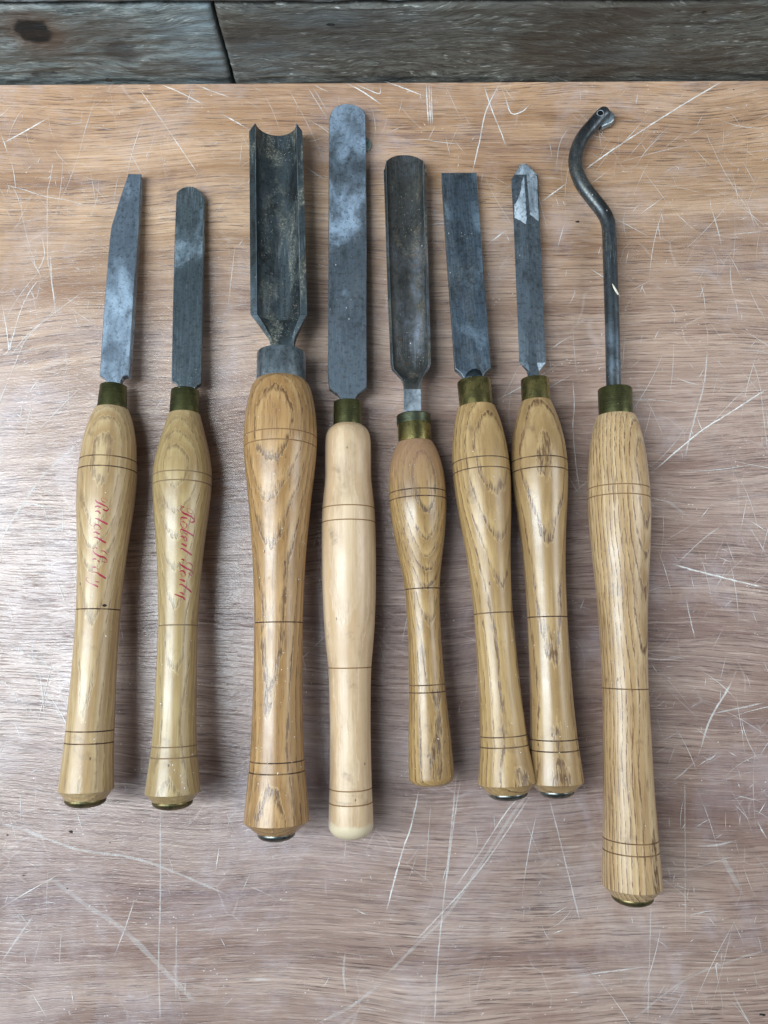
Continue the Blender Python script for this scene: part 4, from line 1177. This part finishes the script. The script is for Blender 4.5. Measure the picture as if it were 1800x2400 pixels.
letters(T1, (190, 1140), 110 / 869, [
 [(262,240,8),(290,285,26),(350,315,32),(410,345,26),(470,375,12),(505,410,8),(496,438,18),(460,450,26),(420,430,22),(398,412,7)],
 [(458,298,8),(404,284,12),(370,240,5),(392,212,4),(450,230,4),(500,280,4)],
 [(252,384,20),(300,365,28),(340,380,26),(380,386,10)],
 [(255,468,12),(300,455,26),(335,475,26),(362,510,20)],
 [(255,592,14),(300,600,24),(370,640,28),(430,670,30),(493,704,32)],
 [(240,738,10),(265,710,22),(310,715,26),(345,745,18),(366,785,9),(335,800,6)],
 [(245,740,6),(258,788,6),(330,802,5)],
 [(228,858,12),(270,845,26),(310,870,30),(348,884,22)],
 [(232,942,14),(280,945,24),(350,980,28),(410,1020,30),(464,1048,30)],
 [(296,1162,16),(272,1130,10),(237,1145,7),(222,1185,10),(245,1230,22),(300,1270,32),(360,1300,34),(410,1305,26),(450,1335,18),(478,1370,9),(474,1402,9),(440,1405,12),(394,1384,7)],
 [(362,1194,12),(410,1195,14),(450,1220,14),(488,1268,6)],
 [(213,1364,10),(240,1340,24),(284,1350,24)], [(302,1360,14),(338,1405,22)],
 [(206,1508,16),(240,1495,26),(284,1500,12)], [(285,1525,12),(322,1528,20)],
 [(206,1592,12),(240,1585,15),(300,1600,18),(360,1645,32),(410,1675,32),(458,1708,28)],
 [(260,1760,12),(300,1768,20),(328,1776,10)],
 [(318,1868,20),(280,1840,28),(235,1820,22),(190,1800,9),(150,1785,9),(110,1750,9),(88,1720,7),(110,1690,9),(155,1697,5)]])

patch(T1, T1.hbvh, [(239,1418),(244,1415.5),(249,1416.5),(251,1420),(246,1422.5),(241,1421.5)], dark_pit, 'dark_nick')
# faint stamped words on two blades (built-in font turned into mesh)
def stamp(T, text, xy0, xy1, size_px, off, mat):
    cu = bpy.data.curves.new('stamp', 'FONT'); cu.body = text; cu.size = 1.0; cu.align_x = 'LEFT'
    to = bpy.data.objects.new('stamp', cu); C.objects.link(to)
    bpy.context.view_layer.update()
    me = bpy.data.meshes.new_from_object(to.evaluated_get(bpy.context.evaluated_depsgraph_get()))
    bpy.data.objects.remove(to)
    A, B = T.P(*xy0, off), T.P(*xy1, off)
    ux = (B - A); wdt = max(v.co.x for v in me.vertices); ux = ux / wdt
    zn = T.M.to_3x3() @ Vector((0, 0, 1))
    uy = zn.cross(ux.normalized()) * (size_px / 3400)
    V = [T.inv @ (A + ux * v.co.x + uy * v.co.y) for v in me.vertices]
    F = [tuple(p.vertices) for p in me.polygons]
    bpy.data.meshes.remove(me)
    return mesh_obj('stamped_words', V, F, mat, T.e)
stamp_m = mat_plain('stamp_dark', sr(44, 50, 54), 0.6, 0.3)
stamp(T3, 'High Speed Steel', (650, 631), (650.5, 723), 8.5, 0.0078 - 0.0125 + 0.00045, stamp_m)
stamp(T3, 'Sorby Sheffield England', (664, 621), (665, 742), 8.5, 0.0078 - 0.0125 + 0.00045, stamp_m)


# ------------------------------------------------------------------ sliver of wood on the bent bar, and sawdust everywhere
allV, allF, off = [], [], 0
for V, F, k in ALL_SURF:
    allV += [tuple(v) for v in V]; allF += [tuple(i + off for i in f) for f in F]; off += len(V)
tb = len(allV)
allV += [(-1, -1, 0), (1, -1, 0), (1, 0.41, 0), (-1, 0.41, 0)]; allF.append((tb, tb + 1, tb + 2, tb + 3))
big = BVHTree.FromPolygons(allV, allF)
sliv = []
for (x, y, w) in [(1435, 665, .2), (1439, 673, 1.0), (1444, 682, 1.2), (1449, 690, .9), (1453, 696, .2)]:
    h = big.ray_cast(EYE, ray(x, y)); z = max(h[0].z, 0.0100) if x < 1450 else 0.0108
    sliv.append((on_plane(x, y, z + 0.0008), w * 0.00055))
V, F = [], []
for i, (p, w) in enumerate(sliv):
    V += [p + Vector((w, w * 0.6, 0)), p + Vector((0, 0, 0.0003)), p - Vector((w, w * 0.6, 0)), p - Vector((0, 0, 0.0002))]
    if i:
        a = 4 * (i - 1)
        F += [(a + k, a + (k + 1) % 4, a + 4 + (k + 1) % 4, a + 4 + k) for k in range(4)]
F += [(0, 1, 2, 3), (4 * (len(sliv) - 1), 4 * len(sliv) - 3, 4 * len(sliv) - 2, 4 * len(sliv) - 1)]
sl = mesh_obj('wood_sliver', V, F, mat_plain('fresh_wood', sr(232, 222, 204), 0.7))
tag(sl, 'tiny pale wood sliver lying across the straight part of the bent steel bar', 'sliver')

V, F = [], []
def chip(q, nn, s, el=1.0):
    ax = nn.cross(Vector((random.uniform(-1, 1), random.uniform(-1, 1), random.uniform(-.2, .2)))).normalized()
    ay = nn.cross(ax)
    b0 = len(V)
    for k in range(5):
        a = 2 * math.pi * k / 5 + random.uniform(-.3, .3)
        V.append(q + (ax * math.cos(a) * el + ay * math.sin(a)) * s * random.uniform(0.6, 1.2) + nn * 0.00004)
    V.append(q + nn * s * 0.7)
    for k in range(5): F.append((b0 + k, b0 + (k + 1) % 5, b0 + 5))
def sprinkle(n, x0, x1, y0, y1, smin, smax):
    for _ in range(n):
        h = big.ray_cast(EYE, ray(random.uniform(x0, x1), random.uniform(y0, y1)))
        if h[0] is None: continue
        nn = h[1] if h[1].dot(EYE - h[0]) > 0 else -h[1]
        if nn.z < 0.3: continue
        chip(h[0], nn, random.uniform(smin, smax), random.choice((1, 1, 1, 2.2)))
for (x0, x1, y0, y1, n) in [(350, 490, 1380, 1860, 55), (570, 740, 1300, 1950, 70), (570, 740, 900, 1300, 22), (1200, 1370, 1380, 1860, 34), (170, 310, 1100, 1850, 14),
                            (930, 1060, 1100, 1830, 18), (1060, 1250, 950, 1830, 10), (760, 880, 1000, 1960, 6), (1380, 1540, 1000, 2080, 8)]:
    sprinkle(n, x0, x1, y0, y1, 0.00016, 0.00040)
sprinkle(420, 0, 1800, 200, 2400, 0.00010, 0.00026)
sprinkle(60, 1340, 1560, 560, 1180, 0.00008, 0.0002)
for (x0, x1, y0, y1, n) in [(625, 690, 320, 380, 90), (612, 640, 500, 740, 120), (682, 700, 450, 740, 150), (625, 700, 740, 790, 90), (640, 660, 440, 470, 12), (920, 990, 450, 560, 60), (930, 1000, 780, 860, 50),
                            (405, 470, 860, 905, 20), (1205, 1265, 420, 760, 12), (1080, 1110, 545, 560, 10)]:
    sprinkle(n, x0, x1, y0, y1, 0.00007, 0.00018)
sd = mesh_obj('sawdust', V, F, mat_plain('sawdust_white', sr(226, 220, 206), 0.8, 0, 0.1))
tag(sd, 'pale specks of sawdust scattered over tools and table', None, None, 'stuff')
